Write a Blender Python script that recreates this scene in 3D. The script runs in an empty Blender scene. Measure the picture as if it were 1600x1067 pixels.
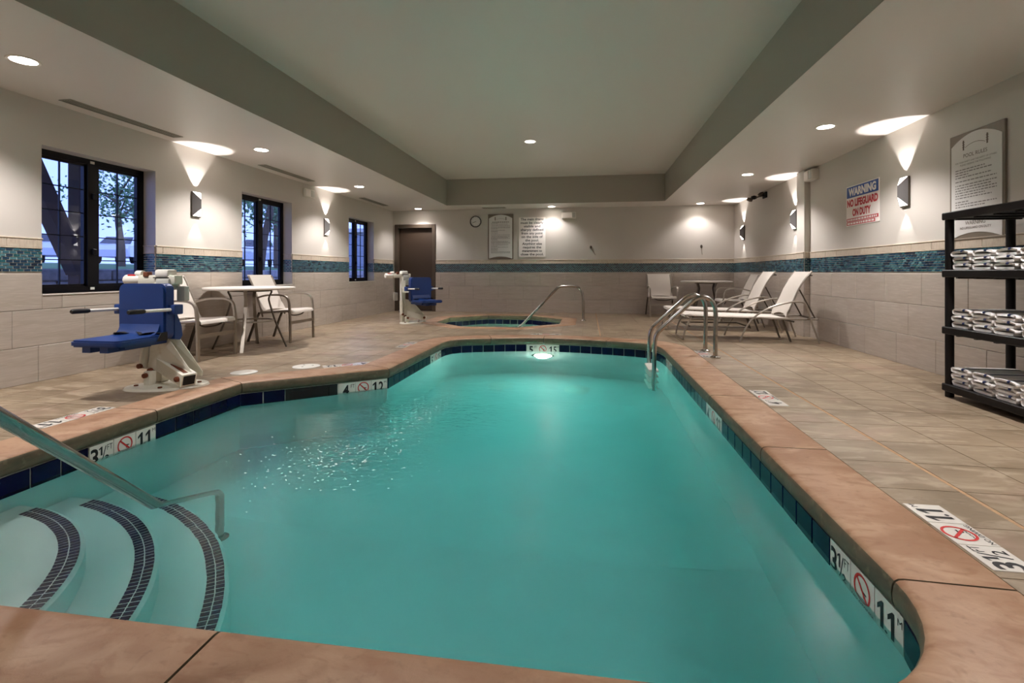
import bpy, bmesh, math, random
from mathutils import Vector, Matrix
from mathutils.geometry import delaunay_2d_cdt
random.seed(7)
SC = bpy.context.scene
COL = SC.collection
PI = math.pi
R = math.radians

def lin(c):
    return tuple(((v/255)/12.92 if v/255 <= .04045 else ((v/255+.055)/1.055)**2.4) for v in c)

# ------------------------------------------------------------------ camera, world, exposure
H = .95
cd = bpy.data.cameras.new('camera'); cam = bpy.data.objects.new('camera', cd); COL.objects.link(cam)
cam.location = (0, 0, H); cam.rotation_euler = (PI/2, 0, .1495)
cd.sensor_width = 36; cd.lens = 780/1600*36; cd.shift_y = -(533.5-425.38)/1600; cd.clip_start = .05
SC.camera = cam
SC.view_settings.view_transform = 'Standard'; SC.view_settings.look = 'None'
SC.view_settings.exposure = 1.8; SC.view_settings.gamma = 1; SC.view_settings.use_curve_mapping = False
SC.cycles.use_denoising = True
SC.cycles.adaptive_threshold = .045; SC.cycles.max_bounces = 10; SC.cycles.diffuse_bounces = 5; SC.cycles.transmission_bounces = 8; SC.cycles.transparent_max_bounces = 16
SC.cycles.sample_clamp_indirect = 6
w = bpy.data.worlds.new('World'); SC.world = w; w.use_nodes = True
w.node_tree.nodes['Background'].inputs[0].default_value = (.34, .45, 1.0, 1)
w.node_tree.nodes['Background'].inputs[1].default_value = .8
DOWN_W, TRAY_W, UP_W, DN_W, POOL_W, SPA_W = 52., 58., 9., 2.5, 6.4, 2.
WARM = (1.0, .955, .955)

# ------------------------------------------------------------------ room numbers
XL, XR, YB, YF, ZC, ZT = -4.728, 3.239, 11.719, -2.6, 2.4555, 3.034
TL, TR, TB, TF = -3.133, 1.626, 10.906, -1.6
WATER = -.185
S_, C_ = math.sin(.1495), math.cos(.1495)
def pix(X, Y, Z):
    d = -X*S_+Y*C_
    if d < .05: return None
    return (800+780*(X*C_+Y*S_)/d, 425.38-780*(Z-H)/d)

# ------------------------------------------------------------------ materials
MATS = {}
def mat(name, col, rough=.5, metal=0., layers=(), bump=None, var=0., spec=.5, coat=0., emit=None, space='world'):
    if name in MATS: return MATS[name]
    m = bpy.data.materials.new(name); MATS[name] = m; m.use_nodes = True
    nt = m.node_tree; N = nt.nodes; L = nt.links; b = N['Principled BSDF']
    c = lin(col)+(1,)
    b.inputs['Base Color'].default_value = c; b.inputs['Roughness'].default_value = rough
    b.inputs['Metallic'].default_value = metal; b.inputs['Specular IOR Level'].default_value = spec
    b.inputs['Coat Weight'].default_value = coat; b.inputs['Coat Roughness'].default_value = .08
    if emit:
        b.inputs['Emission Color'].default_value = lin(emit[0])+(1,); b.inputs['Emission Strength'].default_value = emit[1]
    pos = None
    if layers or bump:
        if space == 'world': pos = N.new('ShaderNodeNewGeometry').outputs['Position']
        else: pos = N.new('ShaderNodeTexCoord').outputs['Object']
    def noise(scale, st=(1,1,1), detail=4, dist=0.):
        mp = N.new('ShaderNodeMapping'); mp.inputs['Scale'].default_value = st; L.new(pos, mp.inputs['Vector'])
        n = N.new('ShaderNodeTexNoise'); n.inputs['Scale'].default_value = scale; n.inputs['Detail'].default_value = detail
        n.inputs['Distortion'].default_value = dist
        L.new(mp.outputs[0], n.inputs['Vector']); return n.outputs['Fac']
    cur = None
    for (scale, c2, lo, hi, amt, st, dist) in layers:
        f = noise(scale, st, 5, dist); mr = N.new('ShaderNodeMapRange'); mr.inputs[1].default_value = lo; mr.inputs[2].default_value = hi
        mr.inputs[4].default_value = amt; L.new(f, mr.inputs[0])
        mx = N.new('ShaderNodeMix'); mx.data_type = 'RGBA'; L.new(mr.outputs[0], mx.inputs[0])
        if cur is None: mx.inputs[6].default_value = c
        else: L.new(cur, mx.inputs[6])
        mx.inputs[7].default_value = lin(c2)+(1,); cur = mx.outputs[2]
    if var:
        oi = N.new('ShaderNodeObjectInfo'); mr = N.new('ShaderNodeMapRange'); mr.inputs[3].default_value = 1-var; mr.inputs[4].default_value = 1+var*.6
        L.new(oi.outputs['Random'], mr.inputs[0])
        mx = N.new('ShaderNodeMix'); mx.data_type = 'RGBA'; mx.blend_type = 'MULTIPLY'; mx.inputs[0].default_value = 1
        if cur is None: mx.inputs[6].default_value = c
        else: L.new(cur, mx.inputs[6])
        L.new(mr.outputs[0], mx.inputs[7]); cur = mx.outputs[2]
    if cur is not None: L.new(cur, b.inputs['Base Color'])
    if bump:
        sc, strength, dist = bump[:3]; st = bump[3] if len(bump) > 3 else (1,1,1)
        bn = N.new('ShaderNodeBump'); bn.inputs['Strength'].default_value = strength; bn.inputs['Distance'].default_value = dist
        L.new(noise(sc, st, 3), bn.inputs['Height']); L.new(bn.outputs[0], b.inputs['Normal'])
    return m

U = (1, 1, 1)
paint = mat('wall_paint', (194, 187, 178), .55, bump=(160, .12, .002))
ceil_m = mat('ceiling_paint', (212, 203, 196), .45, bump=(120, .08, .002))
soff_m = mat('soffit_shade_paint', (162, 156, 144), .5, bump=(120, .08, .002))  # upright soffit faces: their darker, greener shade is put into the colour
tile_w = mat('wall_tile_travertine', (183, 172, 160), .33, layers=((2.2, (170, 157, 142), .42, .72, .8, (1, 1, 9), .4), (7, (205, 195, 183), .5, .75, .6, (1, 1, 14), .2)), var=.05, bump=(30, .05, .002, (1, 1, 10)))
grout = mat('grout', (150, 138, 120), .9)
capm = mat('border_strip_stone', (198, 184, 166), .4, layers=((30, (180, 164, 145), .45, .65, .8, (3, 3, .6), 0),), var=.05)
pencil = mat('pencil_trim', (206, 192, 172), .3)
tile_f = mat('floor_tile_slate', (148, 130, 106), .42, layers=((1.5, (122, 104, 81), .4, .62, .9, (1, 2.2, 1), .8), (4.5, (170, 153, 130), .50, .66, .8, (1, 2.8, 1), 1.0), (11, (120, 102, 82), .55, .72, .6, (1, 2.4, 1), .8), (2.3, (166, 137, 119), .55, .7, .5, U, .5)), var=.08, bump=(14, .2, .005, (1, 2, 1)))
joint_m = mat('orange_sealant', (176, 140, 104), .8, layers=((60, (160, 130, 98), .45, .6, .8, (.1, 1, 1), 0),))
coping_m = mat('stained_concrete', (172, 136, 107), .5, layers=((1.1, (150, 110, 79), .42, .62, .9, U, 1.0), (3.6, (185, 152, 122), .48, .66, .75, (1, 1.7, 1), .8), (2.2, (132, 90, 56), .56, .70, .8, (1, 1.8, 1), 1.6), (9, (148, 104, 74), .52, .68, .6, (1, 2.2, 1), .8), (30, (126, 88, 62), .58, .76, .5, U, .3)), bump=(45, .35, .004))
nose_m = mat('concrete_lip', (106, 92, 70), .6, layers=((7, (78, 74, 54), .42, .66, .8, (1, 1, 2.5), .6), (26, (136, 122, 94), .58, .75, .6, U, .2)), bump=(50, .25, .003))  # grimy lip; its olive also holds shade and green reflection from the water
navy = mat('navy_glazed_tile', (12, 14, 50), .12, layers=((9, (8, 9, 34), .45, .65, .6, U, 0),), var=.25, spec=.22)
pool_grout = mat('pool_grout', (206, 206, 196), .8)
mos_grout = mat('mosaic_grout', (206, 198, 184), .8)
plaster = mat('pool_plaster', (226, 232, 226), .8, layers=((1.2, (212, 222, 216), .45, .65, .6, U, .2),))
white_tile = mat('white_glazed_tile', (222, 216, 206), .2)
ink = mat('black_ink', (14, 14, 16), .5)
red_ink = mat('red_ink', (196, 34, 30), .5)
steel = mat('brushed_stainless', (172, 168, 162), .22, 1., bump=(200, .04, .001))
alu = mat('champagne_metal', (162, 153, 141), .35, .55)
alu_d = mat('bronze_metal', (92, 84, 74), .4, .6)
sling = mat('woven_sling', (214, 205, 194), .75, bump=(700, .25, .001))
tabletop = mat('white_tabletop', (226, 218, 208), .28)
white_pc = mat('ivory_powdercoat', (218, 214, 198), .35, layers=((18, (196, 188, 160), .6, .75, .5, U, 0),))
white_pl = mat('white_plastic', (224, 220, 210), .4)
grey_pl = mat('grey_plastic', (188, 188, 180), .45)
blue_pl = mat('blue_moulded_plastic', (18, 52, 112), .4, layers=((6, (14, 42, 96), .5, .7, .4, U, 0),), space='obj')
black_pl = mat('black_rubber', (14, 14, 14), .5)
rust = mat('rust_bolt', (104, 52, 24), .7)
strap_m = mat('black_webbing', (20, 18, 18), .7)
shelf_m = mat('black_resin', (15, 9, 8), .5, layers=((3, (10, 7, 6), .45, .6, .7, (1, 1, 8), 0),), spec=.3)
towel_m = mat('white_terry', (240, 236, 232), .95, bump=(900, .5, .002))
towel_s = mat('navy_stripe', (36, 46, 84), .95)
frame_b = mat('black_window_frame', (6, 6, 12), .35, spec=.3)
door_m = mat('dark_bronze_door', (60, 46, 34), .45)
doorf_m = mat('bronze_door_frame', (74, 62, 50), .4)
sconce_m = mat('graphite_metal', (112, 108, 106), .4, .5)
sconce_l = mat('lit_lens', (255, 246, 235), .5, emit=((255, 244, 234), 3.))
lens_m = mat('downlight_lens', (255, 248, 240), .5, emit=((255, 244, 234), 12.))
pool_lens = mat('pool_light_lens', (255, 250, 235), .3, emit=((255, 246, 216), 60.))
for _m in (lens_m, sconce_l, pool_lens): _m.cycles.emission_sampling = 'NONE'   # the lamps beside them light the room
trim_w = mat('white_trim', (224, 218, 208), .5)
dark_m = mat('dark_void', (10, 10, 10), .7)
vent_m = mat('vent_metal', (150, 145, 132), .5)
sign_w = mat('sign_white', (214, 210, 206), .45)
sign_w2 = mat('sign_bright_white', (236, 228, 222), .4)
sign_tp = mat('sign_taupe', (118, 106, 92), .45)
sign_bl = mat('sign_blue', (28, 74, 152), .4)
sign_rd = mat('sign_red', (186, 30, 40), .4)
print_g = mat('grey_print', (128, 122, 118), .6)
print_lb = mat('brown_print', (92, 78, 66), .6)
mosaics = [mat('mosaic_%d' % i, c,   .16, spec=.4) for i, c in enumerate(((40, 80, 98), (60, 102, 114), (30, 58, 80), (78, 120, 126), (38, 86, 94), (22, 42, 62)))]
asphalt = mat('asphalt', (92, 94, 104), .9)
grass_m = mat('lawn', (70, 104, 52), .9, layers=((6, (92, 122, 64), .4, .6, .8, U, 0),))
block_m = mat('retaining_block', (168, 164, 158), .9, layers=((9, (138, 134, 130), .4, .65, .8, U, 0),), var=.12)
wood_m = mat('dark_timber', (70, 54, 48), .8)
leaf_m = mat('leaves', (104, 138, 92), .7, var=.1)
bark_m = mat('bark', (98, 82, 68), .9)
car_w = mat('white_car_paint', (228, 228, 230), .2, coat=.6)
car_s = mat('silver_car_paint', (150, 156, 166), .2, coat=.6)
glass_d = mat('dark_glass', (18, 22, 28), .08)
tyre_m = mat('tyre', (20, 20, 22), .8)
siding = mat('pale_siding', (168, 172, 184), .8)

def pane_material():
    m = bpy.data.materials.new('window_glass'); m.use_nodes = True; nt = m.node_tree; nt.nodes.clear()
    o = nt.nodes.new('ShaderNodeOutputMaterial'); mx = nt.nodes.new('ShaderNodeMixShader'); fr = nt.nodes.new('ShaderNodeLayerWeight')
    t = nt.nodes.new('ShaderNodeBsdfTransparent'); g = nt.nodes.new('ShaderNodeBsdfGlossy')
    t.inputs[0].default_value = (.84, .89, .99, 1); g.inputs['Roughness'].default_value = .01
    p = nt.nodes.new('ShaderNodeMath'); p.operation = 'POWER'; p.inputs[1].default_value = 5; q = nt.nodes.new('ShaderNodeMath'); q.operation = 'MULTIPLY_ADD'; q.inputs[1].default_value = .9; q.inputs[2].default_value = .04
    nt.links.new(fr.outputs['Facing'], p.inputs[0]); nt.links.new(p.outputs[0], q.inputs[0]); nt.links.new(q.outputs[0], mx.inputs[0])
    nt.links.new(t.outputs[0], mx.inputs[1]); nt.links.new(g.outputs[0], mx.inputs[2]); nt.links.new(mx.outputs[0], o.inputs[0])
    return m
glass = pane_material()

def water_material(name, ripples, absorb, dens):
    m = bpy.data.materials.new(name); m.use_nodes = True; nt = m.node_tree; N = nt.nodes; L = nt.links; N.clear()
    o = N.new('ShaderNodeOutputMaterial'); b = N.new('ShaderNodeMixShader'); fr = N.new('ShaderNodeFresnel'); fr.inputs[0].default_value = 1.333
    rf = N.new('ShaderNodeBsdfRefraction'); rf.inputs['IOR'].default_value = 1.333; rf.inputs['Roughness'].default_value = .01
    gl = N.new('ShaderNodeBsdfGlossy'); gl.inputs['Roughness'].default_value = .24
    L.new(fr.outputs[0], b.inputs[0]); L.new(rf.outputs[0], b.inputs[1]); L.new(gl.outputs[0], b.inputs[2])
    va = N.new('ShaderNodeVolumeAbsorption'); va.inputs['Color'].default_value = absorb+(1,); va.inputs['Density'].default_value = dens
    L.new(b.outputs[0], o.inputs['Surface']); L.new(va.outputs[0], o.inputs['Volume'])
    pos = N.new('ShaderNodeNewGeometry').outputs['Position']
    def nz(scale, detail, st=(1, 1, 1)):
        mp = N.new('ShaderNodeMapping'); mp.inputs['Scale'].default_value = st; L.new(pos, mp.inputs[0])
        n = N.new('ShaderNodeTexNoise'); n.inputs['Scale'].default_value = scale; n.inputs['Detail'].default_value = detail; n.inputs['Distortion'].default_value = .6
        L.new(mp.outputs[0], n.inputs['Vector']); return n.outputs['Fac']
    def mth(op, a, c):
        q = N.new('ShaderNodeMath'); q.operation = op
        for i, v in enumerate((a, c)):
            if isinstance(v, (int, float)): q.inputs[i].default_value = v
            else: L.new(v, q.inputs[i])
        return q.outputs[0]
    h = mth('MULTIPLY', nz(1.1, 2), .010)
    h = mth('ADD', h, mth('MULTIPLY', nz(5, 2), .0012))
    for (cx, cy, rad, amp, sc) in ripples:        # water stirred by the return jets
        d = N.new('ShaderNodeVectorMath'); d.operation = 'DISTANCE'; L.new(pos, d.inputs[0]); d.inputs[1].default_value = (cx, cy, WATER)
        mr = N.new('ShaderNodeMapRange'); mr.interpolation_type = 'SMOOTHSTEP'; mr.inputs[1].default_value = 0; mr.inputs[2].default_value = rad
        mr.inputs[3].default_value = 1; mr.inputs[4].default_value = 0; L.new(d.outputs['Value'], mr.inputs[0])
        h = mth('ADD', h, mth('MULTIPLY', mth('MULTIPLY', nz(sc, 4, (1, 1.5, 1)), mr.outputs[0]), amp))
    if len(ripples) > 1:
        d = N.new('ShaderNodeVectorMath'); d.operation = 'DISTANCE'; L.new(pos, d.inputs[0]); d.inputs[1].default_value = (ripples[1][0], ripples[1][1], WATER)
        mr = N.new('ShaderNodeMapRange'); mr.interpolation_type = 'SMOOTHSTEP'; mr.inputs[1].default_value = .3; mr.inputs[2].default_value = 1.3; mr.inputs[3].default_value = .05; mr.inputs[4].default_value = .24
        L.new(d.outputs['Value'], mr.inputs[0]); L.new(mr.outputs[0], gl.inputs['Roughness'])
    bp = N.new('ShaderNodeBump'); bp.inputs['Strength'].default_value = 1; bp.inputs['Distance'].default_value = 1
    L.new(h, bp.inputs['Height'])
    for q in (fr, rf, gl): L.new(bp.outputs[0], q.inputs['Normal'])
    return m

# ------------------------------------------------------------------ mesh helpers
class MB:
    def __init__(s): s.v = []; s.f = []; s.m = []
    def add(s, v, f, mi=0):
        b = len(s.v); s.v += [tuple(p) for p in v]; s.f += [tuple(b+i for i in q) for q in f]; s.m += [mi]*len(f); return s
    def box(s, x0, x1, y0, y1, z0, z1, mi=0, mx=None):
        v = [(x, y, z) for z in (z0, z1) for y in (y0, y1) for x in (x0, x1)]
        if mx: v = [mx @ Vector(p) for p in v]
        return s.add(v, [(0, 2, 3, 1), (4, 5, 7, 6), (0, 1, 5, 4), (2, 6, 7, 3), (0, 4, 6, 2), (1, 3, 7, 5)], mi)
    def rbox(s, x0, x1, y0, y1, z0, z1, r=.01, seg=2, mi=0, mx=None):
        bm = bmesh.new(); bmesh.ops.create_cube(bm, size=1)
        for v in bm.verts: v.co = ((x0+x1)/2+v.co.x*(x1-x0), (y0+y1)/2+v.co.y*(y1-y0), (z0+z1)/2+v.co.z*(z1-z0))
        bmesh.ops.bevel(bm, geom=bm.edges[:], offset=r, segments=seg, affect='EDGES', profile=.5)
        return s.bm(bm, mi, mx)
    def bm(s, bm, mi=0, mx=None):
        bm.verts.index_update(); v = [(mx @ p.co) if mx else p.co[:] for p in bm.verts]; f = [[q.index for q in p.verts] for p in bm.faces]; bm.free()
        return s.add(v, f, mi)
    def prism(s, poly, fn, a, b, mi=0, capa=True, capb=True):
        """poly: 2D points; fn(u, v, t) -> 3D"""
        n = len(poly); v = [fn(p[0], p[1], a) for p in poly]+[fn(p[0], p[1], b) for p in poly]
        f = [(i, (i+1) % n, n+(i+1) % n, n+i) for i in range(n)]
        if capa: f.append(tuple(range(n-1, -1, -1)))
        if capb: f.append(tuple(range(n, 2*n)))
        return s.add(v, f, mi)
    def tube(s, pts, r, seg=10, mi=0, flat=None, caps=True):
        """flat=(side vector, half width, half thickness) sweeps a rectangular bar"""
        P = [Vector(p) for p in pts]; n = len(P); rings = []; up = None
        for i in range(n):
            t = ((P[i]-P[i-1]).normalized() if i else Vector()) + ((P[i+1]-P[i]).normalized() if i < n-1 else Vector())
            t.normalize()
            if flat:
                a = Vector(flat[0]); a = (a-t*a.dot(t)).normalized(); bb = t.cross(a)
                hw, ht = flat[1], flat[2]
                rings.append([P[i]+a*x*hw+bb*y*ht for x, y in ((1, 1), (-1, 1), (-1, -1), (1, -1))])
            else:
                if up is None:
                    up = Vector((0, 0, 1)) if abs(t.z) < .9 else Vector((1, 0, 0))
                up = (up-t*up.dot(t)).normalized(); bb = t.cross(up)
                rr = r[i] if isinstance(r, (list, tuple)) else r
                rings.append([P[i]+(up*math.cos(k*2*PI/seg)+bb*math.sin(k*2*PI/seg))*rr for k in range(seg)])
        k = len(rings[0]); v = [p for q in rings for p in q]
        f = [(i*k+j, i*k+(j+1) % k, (i+1)*k+(j+1) % k, (i+1)*k+j) for i in range(n-1) for j in range(k)]
        if caps: f += [tuple(range(k-1, -1, -1)), tuple((n-1)*k+j for j in range(k))]
        return s.add(v, f, mi)
    def lathe(s, prof, c=(0, 0, 0), seg=24, mi=0, mx=None):
        v = []; f = []; n = len(prof)
        for k in range(seg):
            a = 2*PI*k/seg
            for r, z in prof: v.append(Vector((c[0]+r*math.cos(a), c[1]+r*math.sin(a), c[2]+z)))
        if mx: v = [mx @ p for p in v]
        for k in range(seg):
            for i in range(n-1):
                f.append((k*n+i, ((k+1) % seg)*n+i, ((k+1) % seg)*n+i+1, k*n+i+1))
        if prof[0][0] > 0: pass
        return s.add(v, f, mi)
    def sheet(s, rows, th, mi=0):
        """rows: grid of 3D points; a thin solid sheet of thickness th"""
        nr, nc = len(rows), len(rows[0]); P = [[Vector(p) for p in r] for r in rows]; top = []; bot = []
        for i in range(nr):
            for j in range(nc):
                du = P[min(i+1, nr-1)][j]-P[max(i-1, 0)][j]; dv = P[i][min(j+1, nc-1)]-P[i][max(j-1, 0)]
                nn = du.cross(dv).normalized()*th/2; top.append(P[i][j]+nn); bot.append(P[i][j]-nn)
        n = nr*nc; f = []
        for i in range(nr-1):
            for j in range(nc-1):
                a, b, c, d = i*nc+j, i*nc+j+1, (i+1)*nc+j+1, (i+1)*nc+j
                f += [(a, d, c, b), (n+a, n+b, n+c, n+d)]
        bd = [(0, j) for j in range(nc)]+[(i, nc-1) for i in range(1, nr)]+[(nr-1, j) for j in range(nc-2, -1, -1)]+[(i, 0) for i in range(nr-2, 0, -1)]
        ids = [i*nc+j for i, j in bd]
        for a, b in zip(ids, ids[1:]+ids[:1]): f.append((a, b, n+b, n+a))
        return s.add(top+bot, f, mi)
    def mesh(s, name, mats, smooth=None):
        me = bpy.data.meshes.new(name); me.from_pydata(s.v, [], s.f)
        for m in (mats if isinstance(mats, (list, tuple)) else [mats]): me.materials.append(m)
        if any(s.m): me.polygons.foreach_set('material_index', s.m)
        if smooth:
            me.shade_smooth(); me.set_sharp_from_angle(angle=R(smooth))
        me.update(); return me
    def build(s, name, mats, parent=None, smooth=None, label=None, kind=None, **kw):
        return link(name, s.mesh(name, mats, smooth), parent, label, kind, **kw)

def link(name, me, parent=None, label=None, kind=None, cat=None, group=None, loc=None, mx=None):
    o = bpy.data.objects.new(name, me); COL.objects.link(o); o.parent = parent
    if label: o['label'] = label
    if kind: o['kind'] = kind
    if cat: o['category'] = cat
    if group: o['group'] = group
    if loc is not None: o.location = loc
    if mx is not None: o.matrix_local = mx
    return o
def thing(name, label, cat, loc=(0, 0, 0), rz=0, group=None, kind=None):
    o = link(name, None, None, label, kind, cat, group, loc); o.rotation_euler = (0, 0, rz); o.empty_display_size = .1
    return o
def copy_tree(o, parent=None, **kw):
    c = o.copy(); COL.objects.link(c); c.parent = parent
    for ch in list(o.children): copy_tree(ch, c)
    for k, v in kw.items():
        if k == 'loc': c.location = v
        elif k == 'rz': c.rotation_euler = (0, 0, v)
        else: c[k] = v
    return c
def arc(cx, cy, r, a0, a1, n):
    return [(cx+r*math.cos(R(a0+(a1-a0)*i/n)), cy+r*math.sin(R(a0+(a1-a0)*i/n))) for i in range(n+1)]
def rrect(x0, x1, y0, y1, r, n=5):
    return arc(x1-r, y0+r, r, -90, 0, n)+arc(x1-r, y1-r, r, 0, 90, n)+arc(x0+r, y1-r, r, 90, 180, n)+arc(x0+r, y0+r, r, 180, 270, n)
def catmull(P, sub=6, closed=False):
    P = [Vector(p) for p in P]; out = []; n = len(P)
    for i in range(n-1):
        p0 = P[max(i-1, 0)]; p1 = P[i]; p2 = P[i+1]; p3 = P[min(i+2, n-1)]
        for k in range(sub):
            t = k/sub
            out.append(.5*((2*p1)+(p2-p0)*t+(2*p0-5*p1+4*p2-p3)*t*t+(-p0+3*p1-3*p2+p3)*t**3))
    out.append(P[-1]); return out
def spot(name, loc, aim, power, angle, blend, parent=None, color=WARM, radius=.03):
    d = bpy.data.lights.new(name, 'SPOT'); d.energy = power; d.spot_size = R(angle); d.spot_blend = blend; d.color = color; d.shadow_soft_size = radius
    o = bpy.data.objects.new(name, d); COL.objects.link(o); o.parent = parent; o.location = loc
    o.rotation_euler = Vector(aim).to_track_quat('-Z', 'Y').to_euler(); return o

# ------------------------------------------------------------------ flat lettering
def glyphs(body, bold=0.):
    cu = bpy.data.curves.new('lettering', 'FONT'); cu.body = body; cu.align_x = 'CENTER'; cu.resolution_u = 3; cu.offset = bold; cu.fill_mode = 'BOTH'
    o = bpy.data.objects.new('lettering', cu); COL.objects.link(o)
    dg = bpy.context.evaluated_depsgraph_get(); dg.update(); me = o.evaluated_get(dg).to_mesh()
    v = [p.co.copy() for p in me.vertices]; f = [tuple(p.vertices) for p in me.polygons]
    o.evaluated_get(dg).to_mesh_clear(); bpy.data.objects.remove(o); bpy.data.curves.remove(cu)
    return v, f
GC = {}
def text2d(body, x0, x1, y0, y1, bold=0., keep=False, fullh=False):
    """fits the words into a box; returns 2D verts and faces"""
    k = (body, bold)
    if k not in GC: GC[k] = glyphs(body, bold)
    v, f = GC[k]
    if not v: return [], []
    ax, bx = min(p.x for p in v), max(p.x for p in v); ay, by = min(p.y for p in v), max(p.y for p in v)
    if fullh: ay, by = -.2, .74
    sx, sy = (x1-x0)/(bx-ax), (y1-y0)/(by-ay)
    if keep: sx = sy = min(sx, sy)
    cx, cy = (x0+x1)/2, (y0+y1)/2
    return [(cx+(p.x-(ax+bx)/2)*sx, cy+(p.y-(ay+by)/2)*sy) for p in v], f
class Flat:
    """flat print collected in a 2D frame, laid on a plane O + x*Rv + y*Uv + lift*n"""
    def __init__(s): s.v = []; s.f = []
    def poly(s, p): b = len(s.v); s.v += [tuple(q) for q in p]; s.f.append(tuple(range(b, b+len(p)))); return s
    def rect(s, x0, x1, y0, y1): return s.poly([(x0, y0), (x1, y0), (x1, y1), (x0, y1)])
    def text(s, body, x0, x1, y0, y1, bold=0., keep=False, fullh=False):
        v, f = text2d(body, x0, x1, y0, y1, bold, keep, fullh); b = len(s.v); s.v += v; s.f += [tuple(b+i for i in q) for q in f]; return s
    def ring(s, cx, cy, r0, r1, n=28, sx=1.):
        for i in range(n):
            a, b = 2*PI*i/n, 2*PI*(i+1)/n
            s.poly([(cx+r0*math.cos(a)*sx, cy+r0*math.sin(a)), (cx+r1*math.cos(a)*sx, cy+r1*math.sin(a)), (cx+r1*math.cos(b)*sx, cy+r1*math.sin(b)), (cx+r0*math.cos(b)*sx, cy+r0*math.sin(b))])
        return s
    def disc(s, cx, cy, r, n=14): return s.poly([(cx+r*math.cos(2*PI*i/n), cy+r*math.sin(2*PI*i/n)) for i in range(n)])
    def one(s, x0, x1, y0, y1):
        w_, h_ = x1-x0, y1-y0
        return s.poly([(x1-w_*.5, y0), (x1, y0), (x1, y1), (x1-w_*.32, y1), (x0, y1-h_*.2), (x0, y1-h_*.36), (x1-w_*.5, y1-h_*.22)])
    def bar(s, x0, y0, x1, y1, wd):
        d = Vector((x1-x0, y1-y0)).normalized(); nx, ny = -d.y*wd/2, d.x*wd/2
        return s.poly([(x0-nx, y0-ny), (x1-nx, y1-ny), (x1+nx, y1+ny), (x0+nx, y0+ny)])
    def build(s, name, m, parent, O=(0, 0, 0), Rv=(1, 0, 0), Uv=(0, 0, 1), lift=.001, kind=None, label=None):
        O, Rv, Uv = Vector(O), Vector(Rv), Vector(Uv); n = Rv.cross(Uv)
        mb = MB(); mb.add([O+Rv*x+Uv*y+n*lift for x, y in s.v], s.f)
        return mb.build(name, m, parent, kind=kind, label=label)

# ================================================================== THE ROOM
WIN = [(3.712, 4.88), (6.279, 7.46), (9.413, 10.597)]
SILL, HEAD = .76, 2.07
DX0, DX1, DH = -4.62, -3.70, 2.06           # door opening in the back wall
mb = MB(); T = .25
ys = [YF-T]+[y for a in WIN for y in a]+[YB+T]
for i in range(0, len(ys), 2): mb.box(XL-T, XL, ys[i], ys[i+1], -.3, ZT+.2)
for a, b in WIN:
    mb.box(XL-T, XL, a, b, -.3, SILL); mb.box(XL-T, XL, a, b, HEAD, ZT+.2)
wall_left = mb.build('wall_left', paint, kind='structure', label='long window wall, grey paint above a tiled lower half')
mb = MB(); mb.box(XR, XR+T, YF-T, YB+T, -.3, ZT+.2)
wall_right = mb.build('wall_right', paint, kind='structure', label='long wall behind the loungers and towel rack')
mb = MB(); mb.box(XL, DX0, YB, YB+T, -.3, ZT+.2); mb.box(DX1, XR, YB, YB+T, -.3, ZT+.2); mb.box(DX0, DX1, YB, YB+T, DH, ZT+.2); mb.box(DX0-.05, DX1+.05, YB+T, YB+T+.05, -.3, DH+.1)
wall_back = mb.build('wall_back', paint, kind='structure', label='end wall with the dark door and notices')
mb = MB(); mb.box(XL, XR, YF-T, YF, -.3, ZT+.2)
wall_front = mb.build('wall_front', paint, kind='structure', label='end wall behind the viewer')
mb = MB(); mb.box(XL-T, XR+T, YF-T, YB+T, ZT, ZT+.2)
ceiling = mb.build('ceiling', ceil_m, kind='structure', label='raised grey ceiling panel over the pool')
mb = MB()                                      # lowered soffit ring: underside light, upright faces grey-green with shade painted in
for x0, x1, y0, y1 in ((XL, TL, YF, YB), (TR, XR, YF, YB), (TL, TR, TB, YB), (TL, TR, YF, TF)):
    mb.add([(x0, y0, ZC), (x1, y0, ZC), (x1, y1, ZC), (x0, y1, ZC)], [(0, 3, 2, 1)], 0)
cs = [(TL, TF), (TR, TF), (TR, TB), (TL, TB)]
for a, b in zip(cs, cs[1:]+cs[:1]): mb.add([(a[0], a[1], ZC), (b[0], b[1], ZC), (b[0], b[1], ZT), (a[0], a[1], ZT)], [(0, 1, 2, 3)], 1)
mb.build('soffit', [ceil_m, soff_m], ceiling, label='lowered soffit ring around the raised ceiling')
PY0, PY1, PD = 7.905, 8.17, .08                # pilaster on the right wall
mb = MB(); mb.box(XR-PD, XR+.01, PY0, PY1, 0, ZC)
pil = mb.build('pillar_right', paint, kind='structure', label='shallow painted pilaster on the wall behind the loungers')

# ---- wall dressing: tile rows, mosaic band, border strip, pencil trims
ROWS = [(0, .31), (.314, .624), (.628, .938)]
Z_P0, Z_P1, Z_M0, Z_M1, Z_C0, Z_C1 = .938, .953, .955, 1.155, 1.163, 1.236
tile_cache = {}
def piece_mesh(name, w_, h_, th, m):
    k = (name, round(w_, 3), round(h_, 3), th)
    if k not in tile_cache:
        b = min(.003, th*.4)
        q = MB(); x, z = w_/2, h_/2
        q.add([(-x, 0, -z), (x, 0, -z), (x, 0, z), (-x, 0, z), (-x, -th+b, -z), (x, -th+b, -z), (x, -th+b, z), (-x, -th+b, z), (-x+b, -th, -z+b), (x-b, -th, -z+b), (x-b, -th, z-b), (-x+b, -th, z-b)],
              [(0, 1, 5, 4), (1, 2, 6, 5), (2, 3, 7, 6), (3, 0, 4, 7), (4, 5, 9, 8), (5, 6, 10, 9), (6, 7, 11, 10), (7, 4, 8, 11), (8, 9, 10, 11)])
        tile_cache[k] = q.mesh(name, m)
    return tile_cache[k]
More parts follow.
